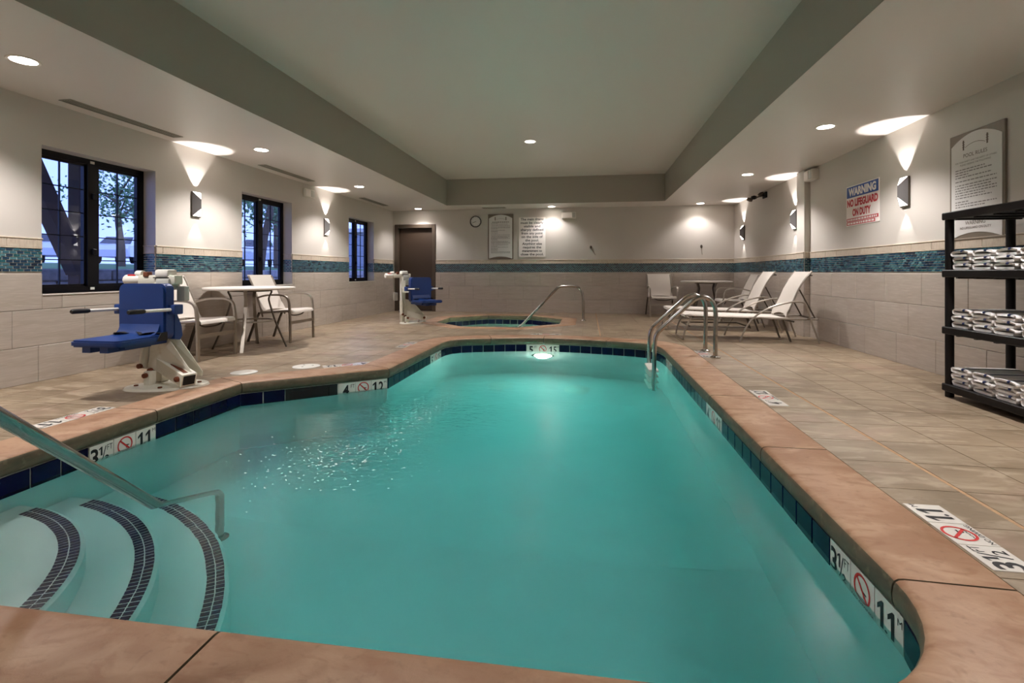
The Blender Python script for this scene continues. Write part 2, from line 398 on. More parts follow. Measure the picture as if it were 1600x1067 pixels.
def on_wall(O, d, nrm):
    """local x along d, local -y out of the wall (nrm), z up"""
    d = Vector(d); n = Vector(nrm); m = Matrix.Identity(4)
    for i in range(3): m[i][0] = d[i]; m[i][1] = -n[i]; m[i][2] = (0, 0, 1)[i]; m[i][3] = O[i]
    return m
def dress(wall, s0, s1, P, d, nrm, holes=(), first=0., tiles=True):
    """P(s) -> point on the wall foot at run length s; holes = [(s0, s1, z0, z1)]"""
    def spans(a, b, z0, z1):
        out = [(a, b, z0, z1)]
        for h0, h1, q0, q1 in holes:
            nxt = []
            for x0, x1, y0, y1 in out:
                if x1 <= h0 or x0 >= h1 or y1 <= q0 or y0 >= q1: nxt.append((x0, x1, y0, y1)); continue
                if x0 < h0: nxt.append((x0, h0, y0, y1))
                if x1 > h1: nxt.append((h1, x1, y0, y1))
                if y0 < q0: nxt.append((max(x0, h0), min(x1, h1), y0, q0))
            out = nxt
        return [o for o in out if o[1]-o[0] > .02 and o[3]-o[2] > .02]
    def put(nm, x0, x1, z0, z1, th, m, gap=.003):
        o = link(nm, piece_mesh(nm, x1-x0-gap, z1-z0, th, m), wall, mx=on_wall(P((x0+x1)/2)+Vector((0, 0, (z0+z1)/2)), d, nrm)); return o
    if tiles:
        for r, (z0, z1) in enumerate(ROWS):
            s = math.floor((s0-first)/.605)*.605+first-(.2, .4, 0)[r]
            while s < s1:
                for q in spans(max(s, s0), min(s+.605, s1), z0, z1): put('wall_tile', *q, .009, tile_w)
                s += .605
    s = s0
    while s < s1-.01:
        for q in spans(s, min(s+.305, s1), Z_C0, Z_C1): put('border_strip', *q, .012, capm, .002)
        s += .305
    for q in spans(s0, s1, Z_P0, Z_P1): put('pencil_trim', *q, .018, pencil, 0)
    for q in spans(s0, s1, Z_M1+.001, Z_C0-.001+.006): pass
    for a, b, z0, z1, th in ((s0, s1, Z_M1, Z_C0, .014), (s0, s1, Z_C1, Z_C1+.012, .018)):
        out = [(a, b)]
        for h0, h1, q0, q1 in holes:
            out = [p for x0, x1 in out for p in ((x0, min(x1, h0)), (max(x0, h1), x1)) if p[1]-p[0] > .01]
        for x0, x1 in out: put('pencil_trim', x0, x1, z0, z1, th, pencil, 0)
    # mosaic: small running-bond glass tiles
    mb = MB(); n = 8; hh = (Z_M1-Z_M0)/n; ln = .0535; dv, nv = Vector(d), Vector(nrm); rnd = random.Random(int(s0*100)+3)
    out = [(s0, s1)]
    for h0, h1, q0, q1 in holes:
        out = [p for x0, x1 in out for p in ((x0, min(x1, h0)), (max(x0, h1), x1)) if p[1]-p[0] > .01]
    for x0, x1 in out:
        B = P(x0)+dv*0; E = P(x1)
        mb.add([B+nv*.004+Vector((0, 0, z)) for z in (Z_M0-.002, Z_M1)]+[E+nv*.004+Vector((0, 0, z)) for z in (Z_M1, Z_M0-.002)], [(0, 1, 2, 3)], 6)
        for r in range(n):
            s = x0-(ln/2 if r % 2 else 0)
            while s < x1-.004:
                a, b = max(s, x0)+.003, min(s+ln, x1)-.003; s += ln
                if b-a < .006: continue
                z0, z1 = Z_M0+r*hh+.0028, Z_M0+(r+1)*hh-.0028
                A_, B_ = P(a), P(b); v = []
                for e in (.004, .0085):
                    v += [A_+nv*e+Vector((0, 0, z0)), B_+nv*e+Vector((0, 0, z0)), B_+nv*e+Vector((0, 0, z1)), A_+nv*e+Vector((0, 0, z1))]
                mb.add(v, [(4, 5, 6, 7), (0, 1, 5, 4), (1, 2, 6, 5), (2, 3, 7, 6), (3, 0, 4, 7)], rnd.choice((0, 0, 1, 1, 2, 2, 3, 4, 5)))
    mb.build('mosaic_band', mosaics+[mos_grout], wall, kind='stuff', label='band of small blue-green glass mosaic')
dress(wall_left, 1.0, YB, lambda s: Vector((XL, s, 0)), (0, 1, 0), (1, 0, 0), [(a, b, SILL, HEAD) for a, b in WIN], .25)
dress(wall_right, 1.0, PY0, lambda s: Vector((XR, s, 0)), (0, 1, 0), (-1, 0, 0), first=.58)
dress(wall_right, PY1, YB, lambda s: Vector((XR, s, 0)), (0, 1, 0), (-1, 0, 0), first=.58)
dress(pil, PY0, PY1, lambda s: Vector((XR-PD, s, 0)), (0, 1, 0), (-1, 0, 0), first=PY0-.3)
dress(pil, XR-PD, XR, lambda s: Vector((s, PY0, 0)), (1, 0, 0), (0, -1, 0), first=XR-.4)
dress(wall_back, DX1+.05, XR, lambda s: Vector((s, YB, 0)), (1, 0, 0), (0, -1, 0), first=.12)
for i, (a, b) in enumerate(WIN):               # mosaic runs round the far jamb of each window
    dress(wall_left, XL-.145, XL, lambda s, b=b: Vector((s, b, 0)), (1, 0, 0), (0, -1, 0), first=0, tiles=False)

# ---- windows
for n, (a, b) in enumerate(WIN):
    wr = link('window_%d' % (n+1), None, None, ('window with black frame behind the blue pool lift', 'black-framed window behind the round white table', 'black-framed window nearest the dark door')[n], 'structure', None, None, (XL-.15, (a+b)/2, SILL))
    W2, HH = (b-a)/2, HEAD-SILL
    f = MB(); fw = .055
    f.box(-.06, .0, -W2, W2, 0, fw); f.box(-.06, .0, -W2, W2, HH-fw, HH); f.box(-.06, 0, -W2, -W2+fw, 0, HH); f.box(-.06, 0, W2-fw, W2, 0, HH)
    f.build('window_frame', frame_b, wr)
    MB().box(-.05, .012, -.055, .055, fw, HH-fw).build('mullion', frame_b, wr)
    for z in (.03, HH-.03): MB().box(0, .006, -.02, .02, z-.012, z+.012).build('latch_plate', white_pl, wr)
    for z in (HH*.3, HH*.72): MB().rbox(.012, .035, -.02, .02, z-.03, z+.03, .006).build('window_latch', frame_b, wr)
    for s in (-1, 1):
        y0, y1 = (-W2+fw, -.055) if s < 0 else (.055, W2-fw)
        sr = MB(); e = .022
        sr.box(-.045, -.008, y0, y0+e, fw, HH-fw).box(-.045, -.008, y1-e, y1, fw, HH-fw).box(-.045, -.008, y0, y1, fw, fw+e).box(-.045, -.008, y0, y1, HH-fw-e, HH-fw)
        sash = sr.build('sash', frame_b, wr)
        y0 += e; y1 -= e; z0, z1 = fw+e, HH-fw-e; mg = .009
        MB().box(-.036, -.02, (y0+y1)/2-mg/2, (y0+y1)/2+mg/2, z0, z1).build('muntin', frame_b, sash)
        for k in range(1, 5):
            z = z0+(z1-z0)*k/5; MB().box(-.036, -.02, y0, y1, z-mg/2, z+mg/2).build('muntin', frame_b, sash)
        pm = MB().box(-.030, -.026, 0, (y1-y0-mg)/2, 0, (z1-z0)/5-mg).mesh('pane', glass)
        for i in range(2):
            for k in range(5): link('pane', pm, sash, loc=(0, y0+(y1-y0+mg)/2*i, z0+(z1-z0)/5*k+mg/2))
    MB().box(0, .165, -W2, W2, -.012, .0).build('window_sill', trim_w, wr)

# ---- door
dr = link('door_1', None, None, 'dark brown metal door in the corner of the end wall', 'structure', None, None, ((DX0+DX1)/2, YB, 0))
hw = (DX1-DX0)/2
for x0, x1, z0, z1 in ((-hw-.06, -hw+.03, 0, DH+.06), (hw-.03, hw+.06, 0, DH+.06), (-hw+.03, hw-.03, DH-.03, DH+.06)):
    MB().rbox(x0, x1, -.02, .16, z0, z1, .006, 1).build('door_frame', doorf_m, dr)
leaf = MB().rbox(-hw+.032, hw-.032, .085, .13, .006, DH-.032, .003, 1).build('door_leaf', door_m, dr)
hd = MB(); hd.lathe([(.0, 0), (.034, 0), (.034, .012), (.0, .016)], seg=16, mx=Matrix.Translation((-hw+.11, .085, .98)) @ Matrix.Rotation(PI/2, 4, 'X'))
hd.tube([(-hw+.11, .085, .98), (-hw+.11, .03, .98), (-hw+.12, .022, .98), (-hw+.23, .022, .98)], .011, 8)
hd.build('door_handle', steel, leaf, 40, label='chrome lever handle')
MB().box(-hw-.06, hw+.06, -.01, .27, -.02, .006).build('threshold', doorf_m, dr)

# ================================================================== POOL OUTLINES
def miter(P):
    n = len(P); N = []
    for i in range(n):
        a, b, c = Vector(P[i-1]), Vector(P[i]), Vector(P[(i+1) % n])
        d0, d1 = (b-a).normalized(), (c-b).normalized()
        n0, n1 = Vector((d0.y, -d0.x)), Vector((d1.y, -d1.x)); q = (n0+n1).normalized(); N.append(q/max(.35, q.dot(n0)))
    return N
def offset(P, o): return [(p[0]+q.x*o, p[1]+q.y*o) for p, q in zip(P, miter(P))]
def dedupe(P):
    out = []
    for p in P:
        if not out or (Vector(p)-Vector(out[-1])).length > .004: out.append((p[0], p[1]))
    if (Vector(out[0])-Vector(out[-1])).length < .004: out.pop()
    return out
def nearest(P, pt):
    best = None; pt = Vector(pt); s = 0; n = len(P)
    for i in range(n):
        a, b = Vector(P[i]), Vector(P[(i+1) % n]); d = b-a; L_ = d.length; t = max(0, min(1, (pt-a).dot(d)/L_/L_)); e = (pt-a-d*t).length
        if best is None or e < best[0]: best = (e, i, t, s+t*L_)
        s += L_
    return best
def at_s(P, s):
    n = len(P); tot = sum((Vector(P[(i+1) % n])-Vector(P[i])).length for i in range(n)); s %= tot
    for i in range(n):
        a, b = Vector(P[i]), Vector(P[(i+1) % n]); L_ = (b-a).length
        if s <= L_: return a+(b-a)*(s/L_)
        s -= L_
    return Vector(P[0])
def per(P): return sum((Vector(P[(i+1) % len(P)])-Vector(P[i])).length for i in range(len(P)))
def insert(P, pts):
    P = [tuple(p) for p in P]; marks = []
    for pt in pts:
        e, i, t, s = nearest(P, pt); a, b = Vector(P[i]), Vector(P[(i+1) % len(P)]); L_ = (b-a).length
        if t*L_ < .02: marks.append(P[i])
        elif (1-t)*L_ < .02: marks.append(P[(i+1) % len(P)])
        else: q = a+(b-a)*t; P.insert(i+1, (q.x, q.y)); marks.append(P[i+1])
    idx = sorted(P.index(m) for m in set(marks)); return P, idx

POOL = dedupe(arc(-2.825, 1.30, .1, 180, 270, 4)+arc(.435, 1.70, .5, -90, 0, 12)+
    [tuple(p) for p in catmull([(.935, 6.25), (.915, 6.55), (.85, 6.76), (.70, 6.89), (.48, 6.97), (.263, 7.035), (-.2, 7.15), (-.62, 7.19), (-1.02, 7.14), (-1.363, 7.045), (-1.62, 6.96), (-1.8, 6.86), (-1.9, 6.72), (-1.93, 6.5)], 4)]+
    [(-1.93, 4.68), (-2.925, 3.88)])
SPC, SPA_A = (-1.68, 9.69), 1.17
SPA = [(SPC[0]+SPA_A/math.cos(PI/8)*math.cos(PI/8+k*PI/4), SPC[1]+SPA_A/math.cos(PI/8)*math.sin(PI/8+k*PI/4)) for k in range(8)]
CW = .33
POOL_OUT, SPA_OUT = offset(POOL, CW), offset(SPA, .30)

def coping(root, P, joints, width, labelled):
    P, idx = insert(P, joints); N = miter(P); n = len(P)
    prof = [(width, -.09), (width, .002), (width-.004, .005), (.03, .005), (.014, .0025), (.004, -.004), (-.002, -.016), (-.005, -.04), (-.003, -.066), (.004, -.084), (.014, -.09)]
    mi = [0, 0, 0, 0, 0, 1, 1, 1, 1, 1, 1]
    for k, i0 in enumerate(idx):
        i1 = idx[(k+1) % len(idx)]; m = (i1-i0) % n or n
        pts = [Vector(P[(i0+j) % n]) for j in range(m+1)]; nn = [N[(i0+j) % n] for j in range(m+1)]
        pts[0] = pts[0]+(pts[1]-pts[0]).normalized()*.004; pts[-1] = pts[-1]+(pts[-2]-pts[-1]).normalized()*.004
        c = sum(pts, Vector((0, 0)))/len(pts)
        v = [(p.x+q.x*o, p.y+q.y*o, z) for p, q in zip(pts, nn) for o, z in prof]; kf = len(prof); mb = MB(); mb.v = v
        for a in range(m):
            for b in range(kf): mb.f.append((a*kf+b, (a+1)*kf+b, (a+1)*kf+(b+1) % kf, a*kf+(b+1) % kf)); mb.m.append(mi[b])
        mb.f += [tuple(range(kf-1, -1, -1)), tuple(m*kf+b for b in range(kf))]; mb.m += [1, 1]
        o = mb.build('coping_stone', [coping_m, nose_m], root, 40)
def basin(root, P, breaks, skip, depth_pts, zf, name):
    """walls, waterline tiles; breaks = points where tiles restart, skip = [(pt, pt)] stretches without tiles"""
    Wp = offset(P, .022); n = len(Wp); mb = MB()
    mb.prism([(p[0], p[1]) for p in offset(P, .026)], lambda u, v, t: (u, v, t), -2.0, -.088, 0, False, False)
    mb.f = [tuple(reversed(f)) for f in mb.f]
    mb.build('basin_wall', plaster, root, 30)
    ss = []
    for i in range(n):
        a, b, c = Vector(Wp[i-1]), Vector(Wp[i]), Vector(Wp[(i+1) % n])
        if (b-a).angle(c-b) > R(25): ss.append(nearest(Wp, Wp[i])[3])
    sk = []
    for p, q in skip:
        a, b = nearest(Wp, p)[3], nearest(Wp, q)[3]; a, b = min(a, b), max(a, b); sk.append((a, b)); ss += [a, b]
    ss = sorted(set(round(s, 4) for s in ss)); tot = per(Wp)
    for k, a in enumerate(ss):
        b = ss[(k+1) % len(ss)]+(tot if k == len(ss)-1 else 0)
        if b-a < .03 or any(x-.01 <= a and b <= y+.01 for x, y in sk): continue
        m = max(1, round((b-a)/.156))
        for j in range(m):
            p, q = at_s(Wp, a+(b-a)*j/m), at_s(Wp, a+(b-a)*(j+1)/m); d = (q-p); L_ = d.length; d.normalize()
            me = piece_mesh('waterline_tile', round(L_-.008, 3), .146, .009, navy)
            link('waterline_tile', me, root, mx=on_wall(Vector(((p.x+q.x)/2, (p.y+q.y)/2, -.17)), (d.x, d.y, 0), (-d.y, d.x, 0)))
    g = MB(); g.prism(offset(P, .0235), lambda u, v, t: (u, v, t), -.247, -.086, 0, False, False); g.f = [tuple(reversed(f)) for f in g.f]
    g.build('waterline_grout', pool_grout, root, 30)
def water_body(root, P, m, label):
    mb = MB(); mb.prism(offset(P, .05), lambda u, v, t: (u, v, t), -2.2, WATER)
    return mb.build('water', m, root, label=label)

pool = thing('swimming_pool', 'large turquoise swimming pool with tan concrete coping', 'pool')
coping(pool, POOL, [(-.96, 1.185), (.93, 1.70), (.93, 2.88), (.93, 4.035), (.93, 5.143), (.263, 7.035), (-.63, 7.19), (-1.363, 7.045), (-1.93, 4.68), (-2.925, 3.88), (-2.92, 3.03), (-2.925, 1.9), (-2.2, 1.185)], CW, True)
MARK = {  # waterline markers: centre range start/end, feet text, metre text, label
 'a': ((.93, 2.135), (.93, 1.67), '3½', '1.1', 'waterline depth marker reading 3½ feet, nearest the viewer beside the deck marker'),
 'b': ((-2.925, 2.57), (-2.925, 3.035), '3½', '1.1', 'waterline depth marker reading 3½ feet, below the blue lift'),
 'c': ((-2.30, 4.385), (-1.945, 4.67), '4', '1.2', 'waterline depth marker reading 4 feet, beside the dark skimmer mouth'),
 'd': ((.93, 4.21), (.93, 3.745), '4', '1.2', 'waterline depth marker reading 4 feet, halfway along the lounger side'),
 'e': ((.93, 6.3), (.93, 5.85), '5', '1.5', 'waterline depth marker reading 5 feet, behind the pool ladder'),
 'f': ((-.40, 7.19), (-.87, 7.19), '5', '1.5', 'waterline depth marker reading 5 feet, above the glowing pool light'),
 'g': ((-1.93, 6.04), (-1.93, 6.5), '5', '1.5', 'waterline depth marker reading 5 feet, on the side near the hot tub lift')}
SKIM = ((-2.66, 4.10), (-2.31, 4.38))
basin(pool, POOL, [], [(v[0], v[1]) for v in MARK.values()]+[SKIM], None, None, 'pool')
fl = MB(); yy = [(.9, -1.25), (2.9, -1.25), (5.9, -1.66), (7.6, -1.70)]
fl.add([(x, y, z) for y, z in yy for x in (-3.2, 1.2)], [(2*i, 2*i+1, 2*i+3, 2*i+2) for i in range(3)]); fl.build('basin_floor', plaster, pool)
# curved entry steps in the corner, each with a double row of navy nosing tiles
SCN = (-2.925, 1.185)
for k, (r, z) in enumerate(((.72, -.235), (1.02, -.42), (1.29, -.63), (1.57, -.86))):
    pr = [(0, 0)]+[(r*math.cos(R(a*90/28)), r*math.sin(R(a*90/28))) for a in range(29)]
    st = MB(); top = [(0, 0)]+[((r-.02)*math.cos(R(a*90/28)), (r-.02)*math.sin(R(a*90/28))) for a in range(29)]
    st.prism(pr, lambda u, v, t: (SCN[0]+u, SCN[1]+v, t), -1.3, z-.02, capb=False)
    nn = len(pr); st.add([(SCN[0]+u, SCN[1]+v, z-.02) for u, v in pr]+[(SCN[0]+u, SCN[1]+v, z) for u, v in top], [(i, i+1, nn+i+1, nn+i) for i in range(1, nn-1)]+[tuple(range(nn, 2*nn))])
    so = st.build('entry_step', plaster, pool, 35)
    if k == 0: continue
    rc = (0, .965, 1.235, 1.515)[k]; tl = MB()
    for row in (-1, 1):
        r0, r1 = rc+row*.020-.0175, rc+row*.020+.0175; da = .028/rc; a = R(9)
        while a < R(83):
            e = .0035/rc; p = [(r0, a+e), (r1, a+e), (r1, a+da-e), (r0, a+da-e)]
            q = [(SCN[0]+rr*math.cos(t), SCN[1]+rr*math.sin(t)) for rr, t in p]
            tl.prism(q, lambda u, v, t: (u, v, t), z-.002, z+.004, 0, False); a += da
    tl.build('nosing_tiles', navy, so, kind='stuff')
for x, y in ((-1.12, 6.46), (-.14, 6.43)):
    d = MB(); d.lathe([(.17, 0), (.165, .02), (.12, .035), (0, .045)], (x, y, -1.69), 28); d.lathe([(.2, 0), (.2, .006), (.168, .006)], (x, y, -1.68), 28)
    d.build('main_drain', white_pl, pool, 40, label='round white main drain cover')
sk = MB(); pa, pb = Vector(SKIM[0]), Vector(SKIM[1])
WP = offset(POOL, .022); pa = at_s(WP, nearest(WP, SKIM[0])[3]); pb = at_s(WP, nearest(WP, SKIM[1])[3]); dd = (pb-pa).normalized(); nn_ = Vector((dd.y, -dd.x)); L_ = (pb-pa).length
mx = on_wall(Vector(((pa.x+pb.x)/2, (pa.y+pb.y)/2, -.17)), (dd.x, dd.y, 0), (nn_.x, nn_.y, 0))
sko = sk.box(-L_/2, L_/2, -.006, .0, -.075, .072, 0, None).build('skimmer', black_pl, pool, label='dark skimmer mouth in the waterline', mx=mx)
MB().box(-L_/2+.03, L_/2-.09, -.010, -.006, -.02, .05).build('skimmer_weir', dark_m, sko)
MB().box(L_/2-.085, L_/2-.075, -.012, -.006, -.06, .06).build('skimmer_rib', shelf_m, sko)
# underwater light in the far wall
LX, LY, LZ = -.63, 7.205, -.56
lt = MB(); rot = Matrix.Translation((LX, LY, LZ)) @ Matrix.Rotation(PI/2, 4, 'X')
lt.lathe([(.0, .03), (.10, .025), (.13, .012)], seg=24, mx=rot); lo = lt.build('pool_light', pool_lens, pool, 40, label='glowing round underwater light')
lt = MB(); lt.lathe([(.13, .0), (.13, .022), (.155, .022), (.16, 0)], seg=24, mx=rot); lt.build('light_ring', steel, lo, 40)
la = bpy.data.lights.new('pool_lamp', 'AREA'); la.shape = 'DISK'; la.size = .2; la.energy = POOL_W; la.color = (1, .97, .86)
lob = bpy.data.objects.new('pool_lamp', la); COL.objects.link(lob); lob.parent = lo; lob.location = (LX, LY-.03, LZ); lob.rotation_euler = (R(90), 0, 0)
lob.rotation_euler = Vector((0, -1, -.05)).to_track_quat('-Z', 'Y').to_euler()
lg_ = bpy.data.lights.new('pool_lamp_spill', 'POINT'); lg_.energy = POOL_W*.28; lg_.shadow_soft_size = .09; lg_.color = (1, .97, .86)
lgo = bpy.data.objects.new('pool_lamp_spill', lg_); COL.objects.link(lgo); lgo.parent = lo; lgo.location = (LX, LY-.13, LZ)
water_m = water_material('pool_water', ((-1.35, 2.85, .7, .018, 13), (-1.3, 3.75, 1.0, .016, 14), (-1.0, 4.6, 1.8, .005, 8)), (.09, .785, .81), .70)
water_body(pool, POOL, water_m, 'clear turquoise pool water')

fm = MB(); rn = random.Random(21)                # white flecks imitating glints of reflected lamps on the ripples
GLINT_A, GLINT_B = (-1.66, 2.62), (-1.33, 3.85)
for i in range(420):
    if i % 3: x, y = GLINT_A[0]+rn.gauss(.12, .22), GLINT_A[1]+rn.gauss(.25, .22)
    else: x, y = GLINT_B[0]+rn.gauss(0, .10), GLINT_B[1]+rn.gauss(0, .40)
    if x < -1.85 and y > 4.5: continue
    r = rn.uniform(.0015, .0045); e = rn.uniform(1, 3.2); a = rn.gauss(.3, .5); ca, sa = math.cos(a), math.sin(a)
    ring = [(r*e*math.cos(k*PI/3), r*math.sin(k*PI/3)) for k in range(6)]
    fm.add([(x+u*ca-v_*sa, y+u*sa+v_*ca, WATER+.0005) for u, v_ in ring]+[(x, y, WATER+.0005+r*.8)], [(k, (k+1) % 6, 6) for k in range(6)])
fm.build('glint_flecks', mat('glint_white', (236, 242, 240), .4), pool, kind='stuff', label='white flecks standing in for light glints on the rippled water')
spa = thing('hot_tub', 'small octagonal hot tub sunk in the deck near the end wall', 'hot tub')
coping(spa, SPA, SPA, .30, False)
basin(spa, SPA, [], [], None, None, 'spa')
MB().prism(offset(SPA, .04), lambda u, v, t: (u, v, t), -1.2, -1.1).build('basin_floor', plaster, spa)
MB().prism(offset(SPA, .03), lambda u, v, t: (u, v, t), -1.15, -.62, capa=False, capb=False).add([(p[0], p[1], -.62) for p in offset(SPA, .03)]+[(p[0], p[1], -.62) for p in offset(SPA, -.42)]+[(p[0], p[1], -1.15) for p in offset(SPA, -.42)],
    [(i, (i+1) % 8, 8+(i+1) % 8, 8+i) for i in range(8)]+[(8+i, 8+(i+1) % 8, 16+(i+1) % 8, 16+i) for i in range(8)]).build('spa_bench', plaster, spa)
sl = bpy.data.lights.new('spa_lamp', 'POINT'); sl.energy = SPA_W; sl.shadow_soft_size = .08; sl.color = (1, .97, .86)
slo = bpy.data.objects.new('spa_lamp', sl); COL.objects.link(slo); slo.parent = spa; slo.location = (SPC[0], SPC[1]+.5, -.85)
MB().lathe([(0, .09), (.06, .08), (.085, .02), (.09, 0)], (SPC[0], SPC[1]+.66, -1.1), 18).build('spa_light', pool_lens, spa, 40)
water_body(spa, SPA, water_material('spa_water', ((SPC[0], SPC[1], 1.2, .003, 7),), (.2, .84, .78), .5), 'pale green hot tub water')

# ---- floor: grout bed with the two basins cut out, then slate tiles
def cut(poly, holes):
    vs, fs = [], []
    for p in [poly]+holes:
        b = len(vs); vs += [Vector((q[0], q[1])) for q in p]; fs.append(list(range(b, b+len(p))))
    v, e, f, ov, oe, of = delaunay_2d_cdt(vs, [], fs, 1, 1e-5)
    keep = [list(q) for q, o in zip(f, of) if 0 in o and not any(k in o for k in range(1, len(holes)+1))]
    return [tuple(p) for p in v], keep
v, f = cut([(XL, YF), (XR, YF), (XR, YB), (XL, YB)], [offset(POOL, .03), offset(SPA, .03)])
mb = MB(); mb.add([(x, y, -.004) for x, y in v], f)
floor = mb.build('floor', grout, kind='structure', label='deck of beige slate-look tiles around the pool')
JOINTS = [(1.593, 1.615, .5, YB-.34), (.185, .205, 7.56, YB-.02)]
for x0, x1, y0, y1 in JOINTS:
    MB().box(x0+.002, x1-.002, y0, y1, -.004, -.0008).build('expansion_joint', joint_m, floor, label='faded orange sealant joint')
PX_, PY_ = .335, .331; gx = [1.604+PX_*k for k in range(-19, 6)]; gy = [3.085+PY_*k for k in range(-18, 28)]
holes = [[(p[0], p[1]) for p in offset(POOL, CW+.003)], [(p[0], p[1]) for p in offset(SPA, .303)]]+[[(a, c), (b, c), (b, d), (a, d)] for a, b, c, d in JOINTS]
def inside(poly, x, y):
    c = False; n = len(poly)
    for i in range(n):
        (x0, y0), (x1, y1) = poly[i], poly[(i+1) % n]
        if (y0 > y) != (y1 > y) and x < (x1-x0)*(y-y0)/(y1-y0)+x0: c = not c
    return c
bbs = [(min(p[0] for p in h), max(p[0] for p in h), min(p[1] for p in h), max(p[1] for p in h)) for h in holes]
tiles = []
for x in gx:
    for y in gy:
        x0, x1, y0, y1 = max(x, XL)+.0022, min(x+PX_, XR)-.0022, max(y, YF)+.0022, min(y+PY_, YB)-.0022
        if x1-x0 < .01 or y1-y0 < .01: continue
        R4 = [(x0, y0), (x1, y0), (x1, y1), (x0, y1)]
        hs = [h for h, b in zip(holes, bbs) if not (x1 < b[0] or x0 > b[1] or y1 < b[2] or y0 > b[3])]
        if not hs: v, f = R4, [[0, 1, 2, 3]]
        else:
            v, f = cut(R4, hs)
            if not f: continue
        us = sorted(set(i for q in f for i in q)); mp = {i: j for j, i in enumerate(us)}; v = [v[i] for i in us]; f = [[mp[i] for i in q] for q in f]
        cx, cy = sum(p[0] for p in v)/len(v), sum(p[1] for p in v)/len(v)
        A = 0
        for q in f:
            pp = [pix(v[i][0], v[i][1], 0) for i in q]
            if any(p is None for p in pp): continue
            mxp = (sum(p[0] for p in pp)/len(pp), sum(p[1] for p in pp)/len(pp))
            if -40 < mxp[0] < 1640 and mxp[1] < 1100: A += abs(sum(pp[i][0]*pp[i-1][1]-pp[i-1][0]*pp[i][1] for i in range(len(pp))))/2
        tiles.append((A, v, f, cx, cy, (not hs) and abs(x1-x0-PX_+.0044) < 1e-6))
tiles.sort(key=lambda t: -t[0])
def tile_solid(mb, v, f, cx=0, cy=0):
    n = len(v); ed = {}
    for q in f:
        for a, b in zip(q, q[1:]+q[:1]): ed[(a, b)] = 1
    bd = [(a, b) for a, b in ed if (b, a) not in ed]
    mb.add([(x-cx, y-cy, 0) for x, y in v]+[(x-cx, y-cy, -.008) for x, y in v], [tuple(q) for q in f]+[(b, a, n+a, n+b) for a, b in bd])
full = None; rest = MB()
for i, (A, v, f, cx, cy, whole) in enumerate(tiles):
    if i < 300 and A > 1:
        if whole and full is None:
            m_ = MB(); tile_solid(m_, v, f, cx, cy); full = m_.mesh('floor_tile', tile_f)
        if whole: link('floor_tile', full, floor, loc=(cx, cy, 0))
        else:
            m_ = MB(); tile_solid(m_, v, f, cx, cy); link('floor_tile', m_.mesh('floor_tile', tile_f), floor, loc=(cx, cy, 0))
    else: tile_solid(rest, v, f)
rest.build('floor_tile_field', tile_f, floor, kind='stuff', label='remaining beige slate-look floor tiles')

# ================================================================== LIGHT FIXTURES
def downlight(x, y, z, label, power=None):
    t = thing('recessed_downlight', label, 'downlight', (x, y, z), 0, 'recessed ceiling downlights')
    MB().lathe([(.076, .0), (.076, -.004), (.094, -.006), (.098, -.002), (.098, 0)], seg=28).build('trim_ring', trim_w, t, 40)
    MB().lathe([(0, -.0035), (.076, -.0035)], seg=28).build('lens', lens_m, t)
    spot('downlight_lamp', (0, 0, -.02), (0, 0, -1), power or DOWN_W, 124, .55, t, radius=.07)
    return t
for y, l in ((2.99, 'round downlight in the window-side soffit, nearest the viewer'), (5.607, 'round downlight in the window-side soffit above the white table'), (8.27, 'round downlight in the window-side soffit before the last window'), (11.36, 'round downlight in the soffit above the dark door'), (.37, 'round downlight in the window-side soffit, behind the viewer')):
    downlight(-3.96, y, ZC, l, DOWN_W*(.5 if y > 11 else 1.15))
downlight(-.807, 11.44, ZC, 'round downlight in the end soffit above the main drain notice', DOWN_W*.30)
downlight(2.445, 11.40, ZC, 'round downlight in the far corner above the lounge table', DOWN_W*.30)
for y, l in ((8.134, 'round downlight in the lounger-side soffit before the pilaster'), (5.59, 'round downlight in the lounger-side soffit before the warning sign'), (2.99, 'round downlight in the lounger-side soffit beside the viewer'), (.37, 'round downlight in the lounger-side soffit, behind the viewer')):
    downlight(2.44, y, ZC, l)
for y, l in ((7.907, 'single round downlight in the raised ceiling over the pool'), (2.6, 'round downlight in the raised ceiling right over the viewer')): downlight(-.9, y, ZT, l, TRAY_W)

def sconce(y, side, label):
    """folded-wedge up-and-down light: two dark side plates meet in a short front ridge"""
    t = thing('wall_sconce', label, 'wall lamp', (XL if side < 0 else XR, y, 1.78), 0 if side < 0 else PI, 'wedge-shaped wall sconces')
    w2, h2, e, rd, bp = .07, .15, .058, .085, .022
    MB().rbox(.0, bp, -w2+.004, w2-.004, -h2-.012, h2, .003, 1).build('back_plate', alu_d, t)
    for s in (-1, 1):
        p = [(bp, s*w2, -h2), (bp, s*w2, h2), (rd, 0, e), (rd, 0, -e)]; q = [(x, yy*.9, z*.985) for x, yy, z in p]
        b = MB(); b.add(p+q, [(0, 1, 2, 3), (4, 7, 6, 5), (0, 4, 5, 1), (1, 5, 6, 2), (2, 6, 7, 3), (3, 7, 4, 0)]); b.build('side_plate', sconce_m, t)
        z = s*h2; k = .93
        b = MB(); b.add([(bp+.002, -w2*k, z*.97), (bp+.002, w2*k, z*.97), (rd-.004, 0, s*e), (bp+.002, -w2*k, z*.9), (bp+.002, w2*k, z*.9), (rd-.01, 0, s*e*.8)], [(0, 1, 2), (3, 5, 4), (0, 3, 4, 1), (1, 4, 5, 2), (2, 5, 3, 0)])
        b.build('lens', sconce_l, t)
    for s, pw in ((1, UP_W), (-1, DN_W)):
        spot('sconce_lamp', (bp+.030, 0, s*(h2+.008)), (.03, 0, s), pw, 72 if s > 0 else 58, .18, t, color=(1, .95, .92), radius=.014)
